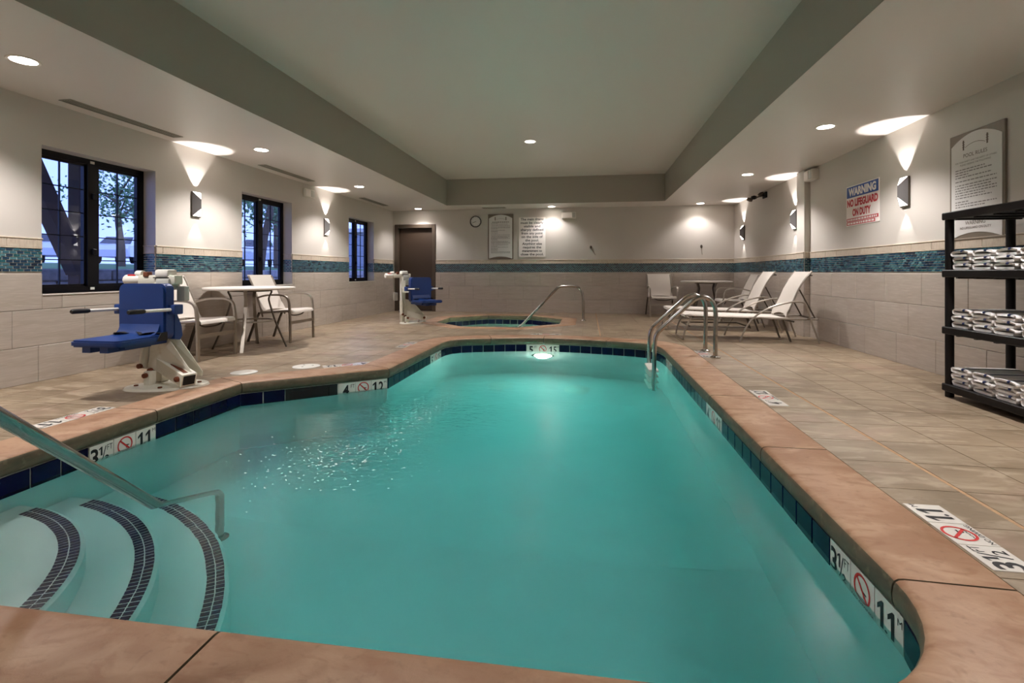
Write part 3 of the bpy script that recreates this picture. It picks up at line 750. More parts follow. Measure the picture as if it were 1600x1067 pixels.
for y, l in ((5.445, 'lit wedge sconce between the first two windows'), (8.51, 'lit wedge sconce between the last two windows'), (2.38, 'lit wedge sconce before the first window, beside the viewer')): sconce(y, -1, l)
for y, l in ((5.67, 'lit wedge sconce between the warning sign and the pool rules'), (8.42, 'lit wedge sconce tucked behind the pilaster'), (11.03, 'lit wedge sconce in the far corner behind the lounge table'), (2.92, 'lit wedge sconce on the rack side, beside the viewer')): sconce(y, 1, l)

def slot_vent(x, y, lx, ly, label):
    t = thing('ceiling_vent', label, 'vent', (x, y, ZC), 0, 'ceiling slot diffusers')
    MB().box(-lx/2, lx/2, -ly/2, ly/2, -.003, 0).build('backing', dark_m, t)
    f = MB(); e = .012
    for a in ((-lx/2-e, lx/2+e, -ly/2-e, -ly/2), (-lx/2-e, lx/2+e, ly/2, ly/2+e), (-lx/2-e, -lx/2, -ly/2, ly/2), (lx/2, lx/2+e, -ly/2, ly/2)): f.box(*a, -.007, 0)
    f.build('frame', vent_m, t)
    for k in (-1, 0, 1):
        if lx < ly: MB().box(k*lx/4-.006, k*lx/4+.006, -ly/2, ly/2, -.006, -.002).build('slat', vent_m, t)
        else: MB().box(-lx/2, lx/2, k*ly/4-.006, k*ly/4+.006, -.006, -.002).build('slat', vent_m, t)
slot_vent(-4.5, 4.33, .10, 1.2, 'long slot vent above the first window')
slot_vent(-4.5, 7.02, .10, 1.25, 'long slot vent above the middle window')
slot_vent(-4.5, 10.12, .10, 1.2, 'long slot vent above the last window')
slot_vent(-2.15, 11.45, .52, .14, 'short dark vent above the clock and notices')

def wall_unit(name, label, cat, loc, rz, wd, ht, dp, split):
    t = thing(name, label, cat, loc, rz)           # local -y faces the room
    MB().rbox(-wd/2, wd/2, -dp, 0, -ht/2, ht/2, .012, 2).build('body', white_pl, t, 40)
    MB().rbox(-wd/2+.015, wd/2*split-.006, -dp-.008, -dp+.002, -ht/2+.015, ht/2-.015, .003, 1).build('lens_cover', sign_w2, t)
    MB().rbox(wd/2*split+.006, wd/2-.015, -dp-.006, -dp+.002, -ht/2+.015, ht/2-.015, .003, 1).build('grille', grey_pl, t)
    return t
wall_unit('alarm_strobe', 'white alarm unit high on the wall beside the middle window', 'alarm', (XL, 7.93, 2.30), PI/2, .30, .14, .045, .1)
wall_unit('alarm_strobe', 'white alarm unit high on the wall beside the pilaster', 'alarm', (XR, 7.74, 2.345), -PI/2, .26, .15, .10, .15)
wall_unit('emergency_light', 'white emergency light high on the end wall', 'emergency light', (-.42, YB, 2.275), 0, .33, .15, .08, .45)

t = thing('bracket_light', 'dark twin-headed bracket fixture high on the wall beyond the pilaster', 'wall fixture', (XR, 9.75, 2.36))
MB().rbox(-.03, 0, -.09, .09, -.05, .06, .008).build('base_plate', dark_m, t)
MB().tube([(-.02, 0, 0), (-.12, 0, -.02), (-.22, .02, -.05)], .014, 8).build('arm', alu_d, t, 40)
for k, (x, y, z) in enumerate(((-.09, -.04, .02), (-.19, .03, -.03), (-.26, .04, -.07))):
    MB().lathe([(0, -.05), (.03, -.05), (.038, .0), (.026, .04), (0, .045)], seg=12, mx=Matrix.Translation((x, y, z)) @ Matrix.Rotation(R(60+k*25), 4, 'Y')).build('lamp_head', (alu_d, dark_m)[k % 2], t, 40)

# ================================================================== WALL SIGNS
def notice_board(name, label, O, rz, wd, ht, title, foot):
    """taupe panel with a white sheet whose top and bottom edges are bowed"""
    t = thing(name, label, 'sign', O, rz)          # local -y faces the room, origin at panel centre
    MB().rbox(-wd/2, wd/2, -.018, 0, -ht/2, ht/2, .003, 1).build('panel', sign_tp, t)
    a, b = wd/2-.025, ht/2; n = 14; top = []; bot = []
    for i in range(n+1):
        x = -a+2*a*i/n; q = 1-(x/a)**2; top.append((x, b-.10+.085*q)); bot.append((x, -b+.012+.05*q))
    MB().prism(list(bot)+list(reversed(top)), lambda u, v, w_: (u, w_, v), -.0185, -.021).build('sheet', sign_w, t)
    f = Flat(); yt = b-.045
    for s in (-1, 1): f.rect(s*.13-.008, s*.13+.008, yt-.105, yt-.02); [f.rect(s*.13-.014, s*.13+.014, yt-.04-k*.02, yt-.034-k*.02) for k in range(3)]
    for i in range(10):
        x0, x1 = -.11+.022*i, -.11+.022*(i+1); f.bar(x0, yt-.085+.025*(1-(x0/.11)**2), x1, yt-.085+.025*(1-(x1/.11)**2), .004)
    f.build('emblem', print_lb, t, (0, -.021, 0))
    if title:
        f = Flat(); f.text(title, -.13, .13, yt-.175, yt-.135, .004, True); f.text(foot[0], -.11, .11, -b+.128, -b+.162, .006, True); f.text(foot[1], -.17, .17, -b+.092, -b+.113, .002, True)
        f.text('FOR YOUR SAFETY AND THE SAFETY OF OTHERS', -a+.05, a-.05, yt-.213, yt-.198, 0, True); f.text('PLEASE OBSERVE THE FOLLOWING', -.17, .17, yt-.238, yt-.223, 0, True)
        f.build('heading', print_lb, t, (0, -.021, 0))
    rn = random.Random(len(label)); f = Flat(); y = yt-(.27 if title else .17)
    if not title:
        for wds in (.22, .25): pass
        x = -.2
        while x < .19: q = rn.uniform(.02, .05); f.rect(x, min(x+q, .2), yt-.155, yt-.135); x += q+.012
    while y > -b+(.20 if title else .13):
        x = -a+.05; e = a-.05-rn.choice((0, 0, .05, .12, .3))
        while x < e: q = rn.uniform(.012, .045); f.rect(x, min(x+q, e), y-.0045, y+.0045); x += q+.008
        y -= rn.choice((.022, .022, .034))
    f.build('fine_print', print_g, t, (0, -.021, 0), kind='stuff')
notice_board('pool_rules_sign', 'tall POOL RULES board partly behind the towel rack', (XR, 4.72, 1.69), -PI/2, .60, .925, 'POOL RULES', ('WARNING', 'NO LIFEGUARD ON DUTY'))
notice_board('rules_board', 'taupe-framed rules board beside the clock', (-2.036, YB-.004, 1.797), 0, .61, 1.07, None, None)

t = thing('drain_notice', 'white main drain notice in bold black lettering on end wall', 'sign', (-1.285, YB-.004, 1.78))
MB().rbox(-.315, .315, -.012, 0, -.465, .465, .002, 1).build('panel', sign_w2, t)
f = Flat()
lines = ['The main drains', 'must be clearly', 'visible and', 'sharply defined', 'from any point', 'on the side of', 'the pool.', 'Anything else', 'requires the', 'management to', 'close the pool.']
for i, s in enumerate(lines):
    y = .41-i*.0825; wv = .036*len(s); f.text(s, -wv/2, wv/2, y-.032, y+.043, .018, False, True)
f.build('lettering', ink, t, (0, -.012, 0))

t = thing('warning_sign', 'blue, white and red WARNING NO LIFEGUARD ON DUTY sign', 'sign', (XR, 6.493, 1.77), -PI/2)
MB().rbox(-.358, .358, -.008, 0, -.247, .247, .002, 1).build('panel', sign_w2, t)
Flat().rect(-.345, .345, .10, .235).build('blue_band', sign_bl, t, (0, -.008, 0))
Flat().text('WARNING', -.30, .30, .118, .218, .05).build('lettering', sign_w2, t, (0, -.008, 0), lift=.002, label='white WARNING lettering')
f = Flat(); f.text('NO LIFEGUARD', -.335, .335, -.015, .08, .055); f.text('ON DUTY', -.21, .19, -.135, -.04, .055); f.build('lettering', sign_rd, t, (0, -.008, 0), label='red NO LIFEGUARD ON DUTY lettering')
Flat().rect(-.345, .345, -.195, -.155).rect(-.345, .28, -.238, -.199).build('red_band', sign_rd, t, (0, -.008, 0))
f = Flat(); rn = random.Random(4)
for y, e in ((-.175, .33), (-.218, .26)):
    x = -.325
    while x < e: q = rn.uniform(.02, .06); f.rect(x, min(x+q, e), y-.011, y+.011); x += q+.012
f.build('fine_print', sign_w2, t, (0, -.008, 0), lift=.002, kind='stuff')

t = thing('wall_clock', 'round black-rimmed wall clock above the end wall tiles', 'clock', (-2.643, YB, 2.163))
rot = Matrix.Rotation(PI/2, 4, 'X')
MB().lathe([(.118, 0), (.135, .005), (.137, .03), (.128, .038), (.118, .03)], seg=32, mx=rot).build('rim', black_pl, t, 40)
MB().lathe([(0, .018), (.12, .018)], seg=32, mx=rot).build('dial', sign_w, t)
f = Flat(); f.bar(.01, .004, -.058, -.022, .009); f.build('hour_hand', ink, t, (0, -.019, 0)); f = Flat(); f.bar(.01, .002, -.085, -.028, .006); f.build('minute_hand', ink, t, (0, -.020, 0))
f = Flat()
for k in range(12): a = k*PI/6; f.bar(.098*math.cos(a), .098*math.sin(a), .112*math.cos(a), .112*math.sin(a), .006)
f.build('hour_marks', ink, t, (0, -.019, 0))
for x, lean, l in ((.085, .10, 'small dark wall hook, strap swinging sideways, nearer the notices'), (2.537, .015, 'small dark wall hook, strap hanging straight, nearer the corner')):
    t = thing('wall_hook', l, 'hook', (x, YB, 1.53))
    MB().lathe([(0, .02), (.018, .018), (.026, 0)], seg=14, mx=rot @ Matrix.Diagonal((1, 1.5, 1, 1))).build('hook_plate', alu_d, t, 40)
    MB().tube([(0, -.015, -.03), (lean*.4, -.012, -.09), (lean*.9, -.008, -.16), (lean*1.1, -.008, -.185)], .006, 6).build('strap', alu, t)

# ================================================================== DEPTH MARKERS
def marker(name, label, O, Rv, Uv, ft, mt, tw, th_, thick=.009):
    t = thing(name, label, 'depth marker', O); Rv, Uv = Vector(Rv), Vector(Uv); nv = Rv.cross(Uv)
    for k in (-1, 0, 1):
        c = Rv*k*tw; x, y = tw/2-.002, th_/2-.001; q = MB()
        q.add([c+Rv*a*x+Uv*b*y for a, b in ((-1, -1), (1, -1), (1, 1), (-1, 1))]+[c+Rv*a*x+Uv*b*y+nv*thick for a, b in ((-1, -1), (1, -1), (1, 1), (-1, 1))], [(4, 5, 6, 7), (0, 1, 5, 4), (1, 2, 6, 5), (2, 3, 7, 6), (3, 0, 4, 7)])
        o = q.build('tile', white_tile, t)
        f = Flat()
        if k == -1:
            if '½' in ft:
                f.text('3', -x+.005, -.022, -y+.02, y-.02, .02); f.one(-.019, .004, .0, y-.02); f.bar(-.002, -y+.022, .026, y-.022, .006); f.text('2', .020, .048, -y+.016, -.006, .008)
            else: f.text(ft, -.04, .018, -y+.02, y-.02, .03)
            f.text('FT', .034, x-.006, y-.052, y-.018, 0)
        elif k == 1:
            a, b = mt.split('.'); f.one(-.062, -.026, -y+.02, y-.02); f.disc(-.012, -y+.027, .008); f.one(-.004, .032, -y+.02, y-.02) if b == '1' else f.text(b, -.004, .042, -y+.02, y-.02, .02); f.text('M', .048, x-.004, y-.04, y-.018, 0)
        else:
            g = Flat(); g.ring(0, .012, .044, .053); g.bar(-.034, .046, .034, -.022, .010); g.build('ban_symbol', red_ink, o, c+nv*thick, Rv, Uv, lift=.0012)
            f.text('NO DIVING', -.068, .068, -y+.006, -y+.023, .012); f.disc(.014, -.004, .008); f.bar(.012, .0, -.016, .028, .011); f.bar(-.016, .028, -.026, .036, .007); f.bar(.004, .010, .028, .006, .006)
            for s in range(-4, 4): f.bar(s*.009, -.022+(.004 if s % 2 else 0), (s+1)*.009, -.022+(0 if s % 2 else .004), .003)
        f.build('lettering', ink, o, c+nv*thick, Rv, Uv, lift=.0008)
    return t
WP = offset(POOL, .022)
for k, (p, q, ft, mt, l) in MARK.items():
    sa, sb = nearest(WP, p)[3], nearest(WP, q)[3]; a, b = at_s(WP, min(sa, sb)), at_s(WP, max(sa, sb)); d = (b-a); L_ = d.length; d.normalize()
    c = (a+b)/2
    if k in 'ef': c = c+Vector((-d.y, d.x))*-.004
    marker('waterline_marker', l, (c.x, c.y, -.17), (-d.x, -d.y, 0), (0, 0, 1), ft, mt, L_/3, .148)
for (x, y), u, ft, mt, l in (((1.345, 2.03), (-1, 0, 0), '3½', '1.1', 'deck depth marker reading 3½ feet beside the near coping'),
        ((1.348, 4.02), (-1, 0, 0), '4', '1.2', 'deck depth marker reading 4 feet, lounger side, halfway along'),
        ((1.338, 6.05), (-1, 0, 0), '5', '1.5', 'deck depth marker reading 5 feet between the ladder feet'),
        ((-3.33, 2.81), (1, 0, 0), '3½', '1.1', 'deck depth marker reading 3½ feet in front of the blue lift'),
        ((-2.43, 4.80), (.6, -.8, 0), '4', '1.2', 'deck depth marker reading 4 feet beside the round skimmer lid'),
        ((-2.335, 6.25), (1, 0, 0), '5', '1.5', 'deck depth marker reading 5 feet on the window side'),
        ((-.62, 7.62), (0, -1, 0), '5', '1.5', 'deck depth marker reading 5 feet between pool and hot tub')):
    uv = Vector(u).normalized(); marker('deck_marker', l, (x, y, 0), uv.cross(Vector((0, 0, 1))), uv, ft, mt, .156, .135, .0035)
for (x, y, r), l, hole in (((-3.215, 4.30, .105), 'plain white round deck lid nearer the lift', 0), ((-2.80, 4.67, .12), 'white round skimmer lid with finger holes', 1)):
    t = thing('skimmer_cover', l, 'lid', (x, y, 0))
    MB().lathe([(r, 0), (r, .004), (r-.006, .007), (0, .008)], seg=32).build('cover', white_pl, t, 40)
    MB().lathe([(r+.001, .001), (r+.012, .001), (r+.012, .004), (r+.001, .004)], seg=32).build('ring', sign_w, t)
    for k in range(3*hole): a = k*2*PI/3+.4; MB().lathe([(0, .0086), (.011, .0086)], (.06*math.cos(a), .06*math.sin(a), 0), 12).build('finger_hole', dark_m, t)

# ================================================================== RAILS AND LADDER
def flange(t, x, y, z=0, r=.055):
    MB().lathe([(r, .0), (r, .012), (r*.75, .02), (.026, .026)], (x, y, z), 20).build('flange', steel, t, 40)
t = thing('pool_ladder', 'stainless pool ladder with two arched rails and white treads', 'ladder', (1.405, 6.05, 0))
ox, oy = 1.405, 6.05
for y in (5.812, 6.283):
    pts = catmull([(1.405, y, 0.0), (1.406, y, .25), (1.408, y, .5), (1.385, y, .60), (1.335, y, .658), (1.265, y, .675), (1.19, y, .648), (1.12, y, .59), (.83, y, .315), (.785, y, .262), (.762, y, .20), (.752, y, .10), (.745, y, -.3), (.745, y, -1.0)], 5)
    MB().tube([(p.x-ox, p.y-oy, p.z) for p in pts], .0245, 14).build('rail', steel, t, 60)
    flange(t, 0, y-oy)
for z in (-.165, -.42, -.68, -.94):
    MB().rbox(.69-ox, .80-ox, -.22, .215, z-.02, z+.012, .008).build('tread', white_pl, t, 40)
t = thing('spa_rail', 'arched stainless grab rail beside the hot tub', 'grab rail', (-.075, 9.87, 0))
pts = catmull([(-.075, 0, 0), (-.077, 0, .25), (-.085, 0, .48), (-.11, 0, .58), (-.17, 0, .655), (-.26, 0, .677), (-.46, 0, .677), (-.55, 0, .655), (-.62, 0, .60), (-1.28, 0, -.09), (-1.50, 0, -.32), (-1.52, 0, -1.1)], 5)
MB().tube([(p.x+.075, 0, p.z) for p in pts], .0245, 14).build('rail', steel, t, 60); flange(t, 0, 0)
t = thing('step_rail', 'stainless handrail sloping into the water over the curved steps', 'grab rail', (-1.80, .80, 0))
ox, oy = -1.80, .80
pts = catmull([(-1.80, .80, 0), (-1.80, .80, .3), (-1.80, .80, .62), (-1.81, .83, .74), (-1.825, .92, .80), (-1.85, 1.03, .76), (-1.875, 1.16, .655), (-1.905, 1.36, .485), (-2.07, 2.144, -.185), (-2.165, 2.60, -.575), (-2.18, 2.68, -.66), (-2.18, 2.70, -.78), (-2.18, 2.70, -1.26)], 6)
MB().tube([(p.x-ox, p.y-oy, p.z) for p in pts], .0245, 16).build('rail', steel, t, 60); flange(t, 0, 0)
MB().lathe([(.05, 0), (.05, .014), (.026, .022)], (-2.18-ox, 2.70-oy, -1.255), 18).build('flange', steel, t)

# ================================================================== CHAIRS AND TABLES
def patio_chair(label):
    """local: front faces -y"""
    t = thing('patio_chair', label, 'chair', group='white sling patio chairs')
    for s in (-1, 1):
        x = s*.285
        MB().tube(catmull([(x, -.30, 0), (x, -.295, .3), (x, -.285, .50), (x, -.265, .585), (x, -.21, .63), (x, -.10, .643), (x, .06, .635), (x*.93, .20, .60)], 4), .014, 8, flat=((1, 0, 0), .016, .011)).build('arm', alu, t, 30, label='arm continuing down as the front leg')
        MB().tube(catmull([(x, .33, 0), (x*.97, .25, .22), (x*.93, .17, .40)], 4), .014, 8, flat=((1, 0, 0), .014, .011)).build('leg', alu_d, t, 30)
        MB().tube([(x*.9, -.27, .425), (x*.9, .0, .405), (x*.9, .16, .395)], .013, 8).build('seat_rail', alu, t)
        MB().tube(catmull([(x*.88, .13, .34), (x*.88, .17, .48), (x*.88, .25, .70), (x*.88, .345, .90)], 4), .013, 8).build('back_upright', alu, t, 40)
    MB().box(-.285, .285, -.302, -.290, .245, .285).build('front_stretcher', alu, t)
    MB().tube([(-.255, .165, .395), (.255, .165, .395)], .012, 8).build('rear_stretcher', alu_d, t)
    MB().tube(catmull([(-.2, -.22, .40), (-.1, -.22, .355), (.1, -.22, .355), (.2, -.22, .40)], 5), .009, 8).build('sling_brace', alu_d, t, 40)
    rows = []
    for y, z, sag in ((-.315, .392, 0), (-.31, .418, 0), (-.29, .436, .004), (-.22, .437, .016), (-.1, .428, .026), (.04, .42, .026), (.14, .418, .012)):
        rows.append([(u*.258, y, z-sag*(1-u*u)) for u in (-1, -.6, -.2, .2, .6, 1)])
    MB().sheet(rows, .006).build('seat_sling', sling, t, 50)
    rows = []
    for y, z, sag in ((.115, .41, .03), (.15, .46, .02), (.20, .58, .012), (.26, .72, .01), (.32, .84, .006), (.36, .912, .0)):
        rows.append([(u*.258, y+sag*(1-u*u), z+(.03*(1-u*u)*max(0, (.5-z)*10))) for u in (-1, -.6, -.2, .2, .6, 1)])
    MB().sheet(rows, .006).build('back_sling', sling, t, 50)
    return t
ch = patio_chair('white sling patio chair directly behind the blue pool lift'); ch.location = (-4.36, 5.0, 0); ch.rotation_euler = (0, 0, PI/2)
copy_tree(ch, loc=(-4.26, 6.50, 0), rz=PI/2, label='white sling patio chair under the middle window')
copy_tree(ch, loc=(1.60, 11.24, 0), rz=R(2), label='white sling patio chair facing the pool against the end wall')
copy_tree(ch, loc=(2.80, 10.08, 0), rz=-PI/2, label='white sling patio chair between the lounge table and the loungers')

def patio_table(label):
    t = thing('patio_table', label, 'table', group='round white patio tables')
    MB().lathe([(0, .735), (.505, .735), (.52, .742), (.525, .752), (.518, .763), (.50, .767), (0, .768)], seg=48).build('table_top', tabletop, t, 40)
    for k in range(4):
        a = R(24+90*k); c, s = math.cos(a), math.sin(a)
        pts = catmull([(.20, .73), (.235, .725), (.245, .70), (.225, .655), (.215, .60), (.245, .48), (.30, .30), (.42, 0)], 5)
        MB().tube([(p[0]*c, p[0]*s, p[1]) for p in pts], 0, flat=((-s, c, 0), .019, .008)).build('leg', alu if k % 2 else alu_d, t, 30)
    MB().lathe([(.262, .335), (.284, .335), (.284, .352), (.262, .352), (.262, .335)], seg=36).build('ring_stretcher', alu, t, 30)
    MB().lathe([(0, .71), (.23, .71), (.23, .735), (0, .735)], seg=24).build('top_plate', alu_d, t, 30)
    return t
tb = patio_table('round white table between the two window-side chairs'); tb.location = (-4.185, 5.71, 0)
copy_tree(tb, loc=(2.50, 11.10, 0), rz=R(14), label='round white table in the far corner')

def lounger(label):
    """local: foot end -x, width along y, origin (2.2, centre)"""
    t = thing('sun_lounger', label, 'sun lounger', group='white sling sun loungers'); hy = .30
    for s in (-1, 1):
        y = s*hy; ya = s*.385
        MB().tube(catmull([(-.80, y, .315), (-.84, y, .345), (-.78, y, .352), (-.2, y, .335), (.5, y, .318), (.86, y, .318)], 4), .014, 8).build('side_rail', alu, t, 40)
        MB().tube(catmull([(-.155, ya, 0), (-.08, ya, .19), (.035, ya, .345), (.173, ya, .443), (.30, ya, .50), (.46, ya, .543), (.56, ya, .556), (.65, ya, .545), (.695, ya, .48), (.76, ya, .257), (.85, ya, 0)], 4), .0125, 8).build('arm', alu, t, 40, label='arched arm running down to both feet')
        MB().tube([(.035, ya, .335), (.035, y, .33)], .011, 8).build('arm_bracket', alu, t)
        MB().tube([(.73, ya, .34), (.73, y, .318)], .011, 8).build('arm_bracket', alu, t)
        MB().tube(catmull([(.48, s*.27, .335), (.535, s*.27, .48), (.63, s*.27, .71), (.71, s*.27, .85), (.80, s*.27, .965)], 4), .012, 8).build('back_rail', alu, t, 40)
        MB().tube([(-.78, y, .20), (0.0, y, .20)], .010, 8).build('lower_rail', alu_d, t)
        MB().tube([(.66, s*.22, .72), (.86, s*.22, .325)], .010, 8).build('back_prop', alu_d, t)
        MB().tube([(.45, s*.2, .31), (.56, s*.2, .0)], 0, flat=((0, 1, 0), .02, .008)).build('leg', alu_d, t)
    MB().tube(catmull([(-.77, -hy, .33), (-.85, -hy, .15), (-.87, -hy+.01, .04), (-.87, -hy+.05, .015), (-.87, 0, .015), (-.87, hy-.05, .015), (-.87, hy-.01, .04), (-.85, hy, .15), (-.77, hy, .33)], 4), .013, 8).build('foot_loop', alu, t, 40, label='loop-shaped front leg')
    for x, z in ((-.79, .20), (.0, .20), (.86, .318), (.56, .28)): MB().tube([(x, -hy, z), (x, hy, z)], .011, 8).build('cross_bar', alu_d, t)
    MB().tube([(.775, -.27, .92), (.83, -.2, .905), (.83, .2, .905), (.775, .27, .92)], .009, 8).build('headrest_bar', alu_d, t)
    rows = [[(x, u*.292, z-.02*(1-u*u)*k) for u in (-1, -.6, -.2, .2, .6, 1)] for x, z, k in ((-.845, .325, 0), (-.84, .355, 0), (-.80, .368, .2), (-.6, .362, 1), (-.2, .348, 1), (.2, .338, 1), (.5, .330, .6))]
    MB().sheet(rows, .006).build('seat_sling', sling, t, 50)
    rows = []
    for x, z, sag in ((.47, .335, .035), (.485, .40, .03), (.535, .49, .022), (.585, .60, .018), (.63, .71, .014), (.71, .85, .008), (.79, .958, 0)):
        rows.append([(x+sag*(1-u*u), u*.275, z+.06*(1-u*u)*max(0, (.42-z)*10)) for u in (-1, -.75, -.4, 0, .4, .75, 1)])
    MB().sheet(rows, .006).build('back_sling', sling, t, 50)
    return t
lg = lounger('white sling lounger nearer the viewer, beside the pilaster'); lg.location = (2.2, 7.54, 0)
copy_tree(lg, loc=(2.17, 8.76, 0), label='white sling lounger farther back, next to the lounge chair')

# ================================================================== POOL LIFTS
def pool_lift(label):
    """local: origin at the base plate, seat faces -y"""
    t = thing('pool_lift', label, 'pool lift', group='blue-seated pool lifts')
    pl = [(.31*math.cos(a)*(1-.12*math.sin(a)), .20*math.sin(a)) for a in [2*PI*k/28 for k in range(28)]]
    mxp = Matrix.Rotation(R(22), 3, 'Z')
    bp = MB(); pp = [(mxp @ Vector((u, v, 0))) for u, v in pl]; bp.prism([(p.x, p.y) for p in pp], lambda u, v, q: (u*(1-q*2), v*(1-q*2), q), 0, .018).build('base_plate', white_pc, t, 30)
    for x, y in ((-.21, -.10), (-.04, .13), (.05, -.14), (.2, .1)): MB().lathe([(.016, .018), (.016, .028), (0, .030)], (x, y, 0), 10).build('anchor_bolt', rust, t)
    # sloping channel with a dark open end
    a, b = Vector((-.12, .06, .185)), Vector((.25, -.07, .075))
    c = MB(); c.tube([a, b], 0, flat=((0, 0, 1), .05, .058)); fr = c.build('lower_frame', white_pc, t)
    d = (b-a).normalized(); c = MB(); c.tube([b, b+d*.004], 0, flat=((0, 0, 1), .038, .046)); c.build('channel_end', dark_m, fr)
    c = MB(); c.tube([a+(b-a)*.45+Vector((0, -.0, .0515)), b+Vector((0, 0, .0515))-d*.02], 0, flat=((0, 1, .0), .03, .001)); c.build('warning_strip', rust, fr)
    MB().lathe([(.022, 0), (.022, .02), (0, .024)], seg=12, mx=Matrix.Translation(b-d*.05+Vector((-.02, -.055, 0))) @ Matrix.Rotation(PI/2, 4, 'X')).build('pivot_bolt', rust, fr)
    for y in (.105, .0):
        MB().prism([(-.19, .14), (-.16, .45), (-.02, .42), (.255, .12), (.25, .08), (-.02, .12)], lambda u, v, q, y=y: (u, y-.28*max(0, u)*.5+q, v), -.004, .004).build('side_plate', white_pc, t)
    mast = MB().rbox(-.20, -.115, .05, .135, .02, .86, .008).build('mast', white_pc, t, 40)
    MB().lathe([(.075, .0), (.075, .02), (.06, .035), (.05, .035)], (-.157, .09, .20), 20).build('swivel_bearing', alu_d, mast, 40)
    MB().tube([(-.225, .0, .14), (-.20, .09, .90)], .019, 10).build('actuator_rod', white_pl, t, 40)
    MB().tube([(-.232, -.01, .16), (-.222, .02, .42)], .034, 12).build('actuator_body', white_pc, t, 40)
    MB().tube([(-.155, .06, .10), (-.14, .10, .88)], .017, 10).build('actuator_rod', white_pl, t, 40)
    MB().rbox(-.175, -.115, -.07, .0, .015, .13, .01).build('foot_bracket', white_pc, t, 40)
    for x, y, z in ((-.23, -.04, .17), (-.145, -.075, .10), (-.16, -.01, .13)): MB().lathe([(.02, -.02), (.02, .02), (0, .022)], seg=10, mx=Matrix.Translation((x, y, z)) @ Matrix.Rotation(PI/2, 4, 'X')).build('pivot_bolt', rust, t)
    # head: cross arm, motor, battery and control boxes
    hdm = MB().rbox(-.36, .0, .06, .15, .845, .925, .01).build('head_arm', white_pc, t, 40)
    mo = MB().lathe([(0, -.08), (.038, -.08), (.045, -.07), (.045, .06), (.03, .08), (0, .08)], seg=18, mx=Matrix.Translation((-.43, .10, .885)) @ Matrix.Rotation(PI/2, 4, 'Y')).build('motor', white_pl, hdm, 40)
    MB().rbox(-.47, -.39, .07, .12, .915, .932, .003, 1).build('motor_label', red_ink, mo)
    MB().lathe([(0, -.03), (.03, -.03), (.03, .03), (0, .03)], seg=14, mx=Matrix.Translation((-.37, .1, .935)) @ Matrix.Rotation(PI/2, 4, 'Y')).build('pulley', white_pl, hdm, 40)
    MB().rbox(-.30, -.25, .05, .10, .91, .955, .008).build('clamp', rust, hdm)
    cb = MB().rbox(-.19, -.06, .05, .16, .905, .975, .02).build('control_box', white_pl, t, 40)
    MB().box(-.195, -.055, .045, .165, .900, .908).build('seal', dark_m, cb)
    MB().rbox(-.17, -.04, .04, .17, .80, .90, .015).build('battery_pack', grey_pl, t, 40)
    MB().rbox(-.05, .03, .13, .19, .70, .83, .012).build('handset', grey_pl, t, 40)
    MB().rbox(-.31, -.235, .12, .19, .42, .57, .012).build('battery_case', grey_pl, t, 40)
    MB().tube([(-.157, .06, .62), (-.157, -.03, .62)], 0, flat=((0, 0, 1), .05, .035)).build('seat_arm', white_pc, t)
    # seat shell
    sb = MB(); poly = rrect(-.355, .08, .40, .857, .055)
    bm = bmesh.new(); vs = [bm.verts.new((u, -.02-.22*(v-.40)*0, v)) for u, v in poly]; fc = bm.faces.new(vs)
    ex = bmesh.ops.extrude_face_region(bm, geom=[fc]); bmesh.ops.translate(bm, verts=[q for q in ex['geom'] if isinstance(q, bmesh.types.BMVert)], vec=(0, -.105, 0))
    bmesh.ops.recalc_face_normals(bm, faces=bm.faces[:])
    bmesh.ops.bevel(bm, geom=[e for e in bm.edges if abs((e.verts[0].co-e.verts[1].co).y) < .01], offset=.014, segments=2, affect='EDGES')
    sb.bm(bm); back = sb.build('backrest', blue_pl, t, 40)
    MB().prism([(-.02, .40), (.035, .385), (.06, .42), (.05, .50), (-.02, .66)], lambda u, v, q: (q, u, v), -.02, .075).build('seat_bracket', blue_pl, t)
    se = MB(); q = rrect(-.35, .075, -.53, -.09, .05)
    bm = bmesh.new(); vs = [bm.verts.new((u, v, .395)) for u, v in q]; fc = bm.faces.new(vs); ex = bmesh.ops.extrude_face_region(bm, geom=[fc])
    bmesh.ops.translate(bm, verts=[g for g in ex['geom'] if isinstance(g, bmesh.types.BMVert)], vec=(0, 0, .05)); bmesh.ops.recalc_face_normals(bm, faces=bm.faces[:])
    bmesh.ops.bevel(bm, geom=[e for e in bm.edges if abs((e.verts[0].co-e.verts[1].co).z) < .01], offset=.012, segments=2, affect='EDGES')
    se.bm(bm); seat = se.build('seat', blue_pl, t, 40)
    MB().prism([(-.125, .43), (-.125, .53), (-.145, .48), (-.175, .452), (-.22, .445), (-.22, .43)], lambda u, v, q: (q, u, v), -.33, .035).build('seat_fillet', blue_pl, seat, 40)
    for x0, x1 in ((-.27, -.20), (-.12, -.05)): MB().box(x0, x1, -.49, -.12, .35, .397).build('seat_rib', blue_pl, seat)
    MB().box(-.30, .0, -.40, -.02, .365, .396).build('seat_beam', blue_pl, seat)
    for sx, x in ((-1, -.392), (1, .098)):
        MB().rbox(x-.04, x+.04, -.09, .0, .605, .685, .008).build('arm_socket', blue_pl, t, 40)
        arm = MB().tube([(x, -.07, .645), (x, -.42, .652)], .013, 10).build('armrest', white_pl, t, 40)
        MB().tube([(x, -.33, .650), (x, -.345, .650), (x, -.46, .653), (x, -.468, .653)], [.014, .0185, .0185, .013], 12).build('grip', black_pl, arm, 40)
    rows = [[(x, y, z) for x, y, z in ((-.34+.39*i/10, -.16-.03*math.sin(i*1.1)+e, .452+.018*abs(math.sin(i*.9)) ) for i in range(11))] for e in (-.022, .022)]
    MB().sheet(rows, .004).build('seat_belt', strap_m, t, 50)
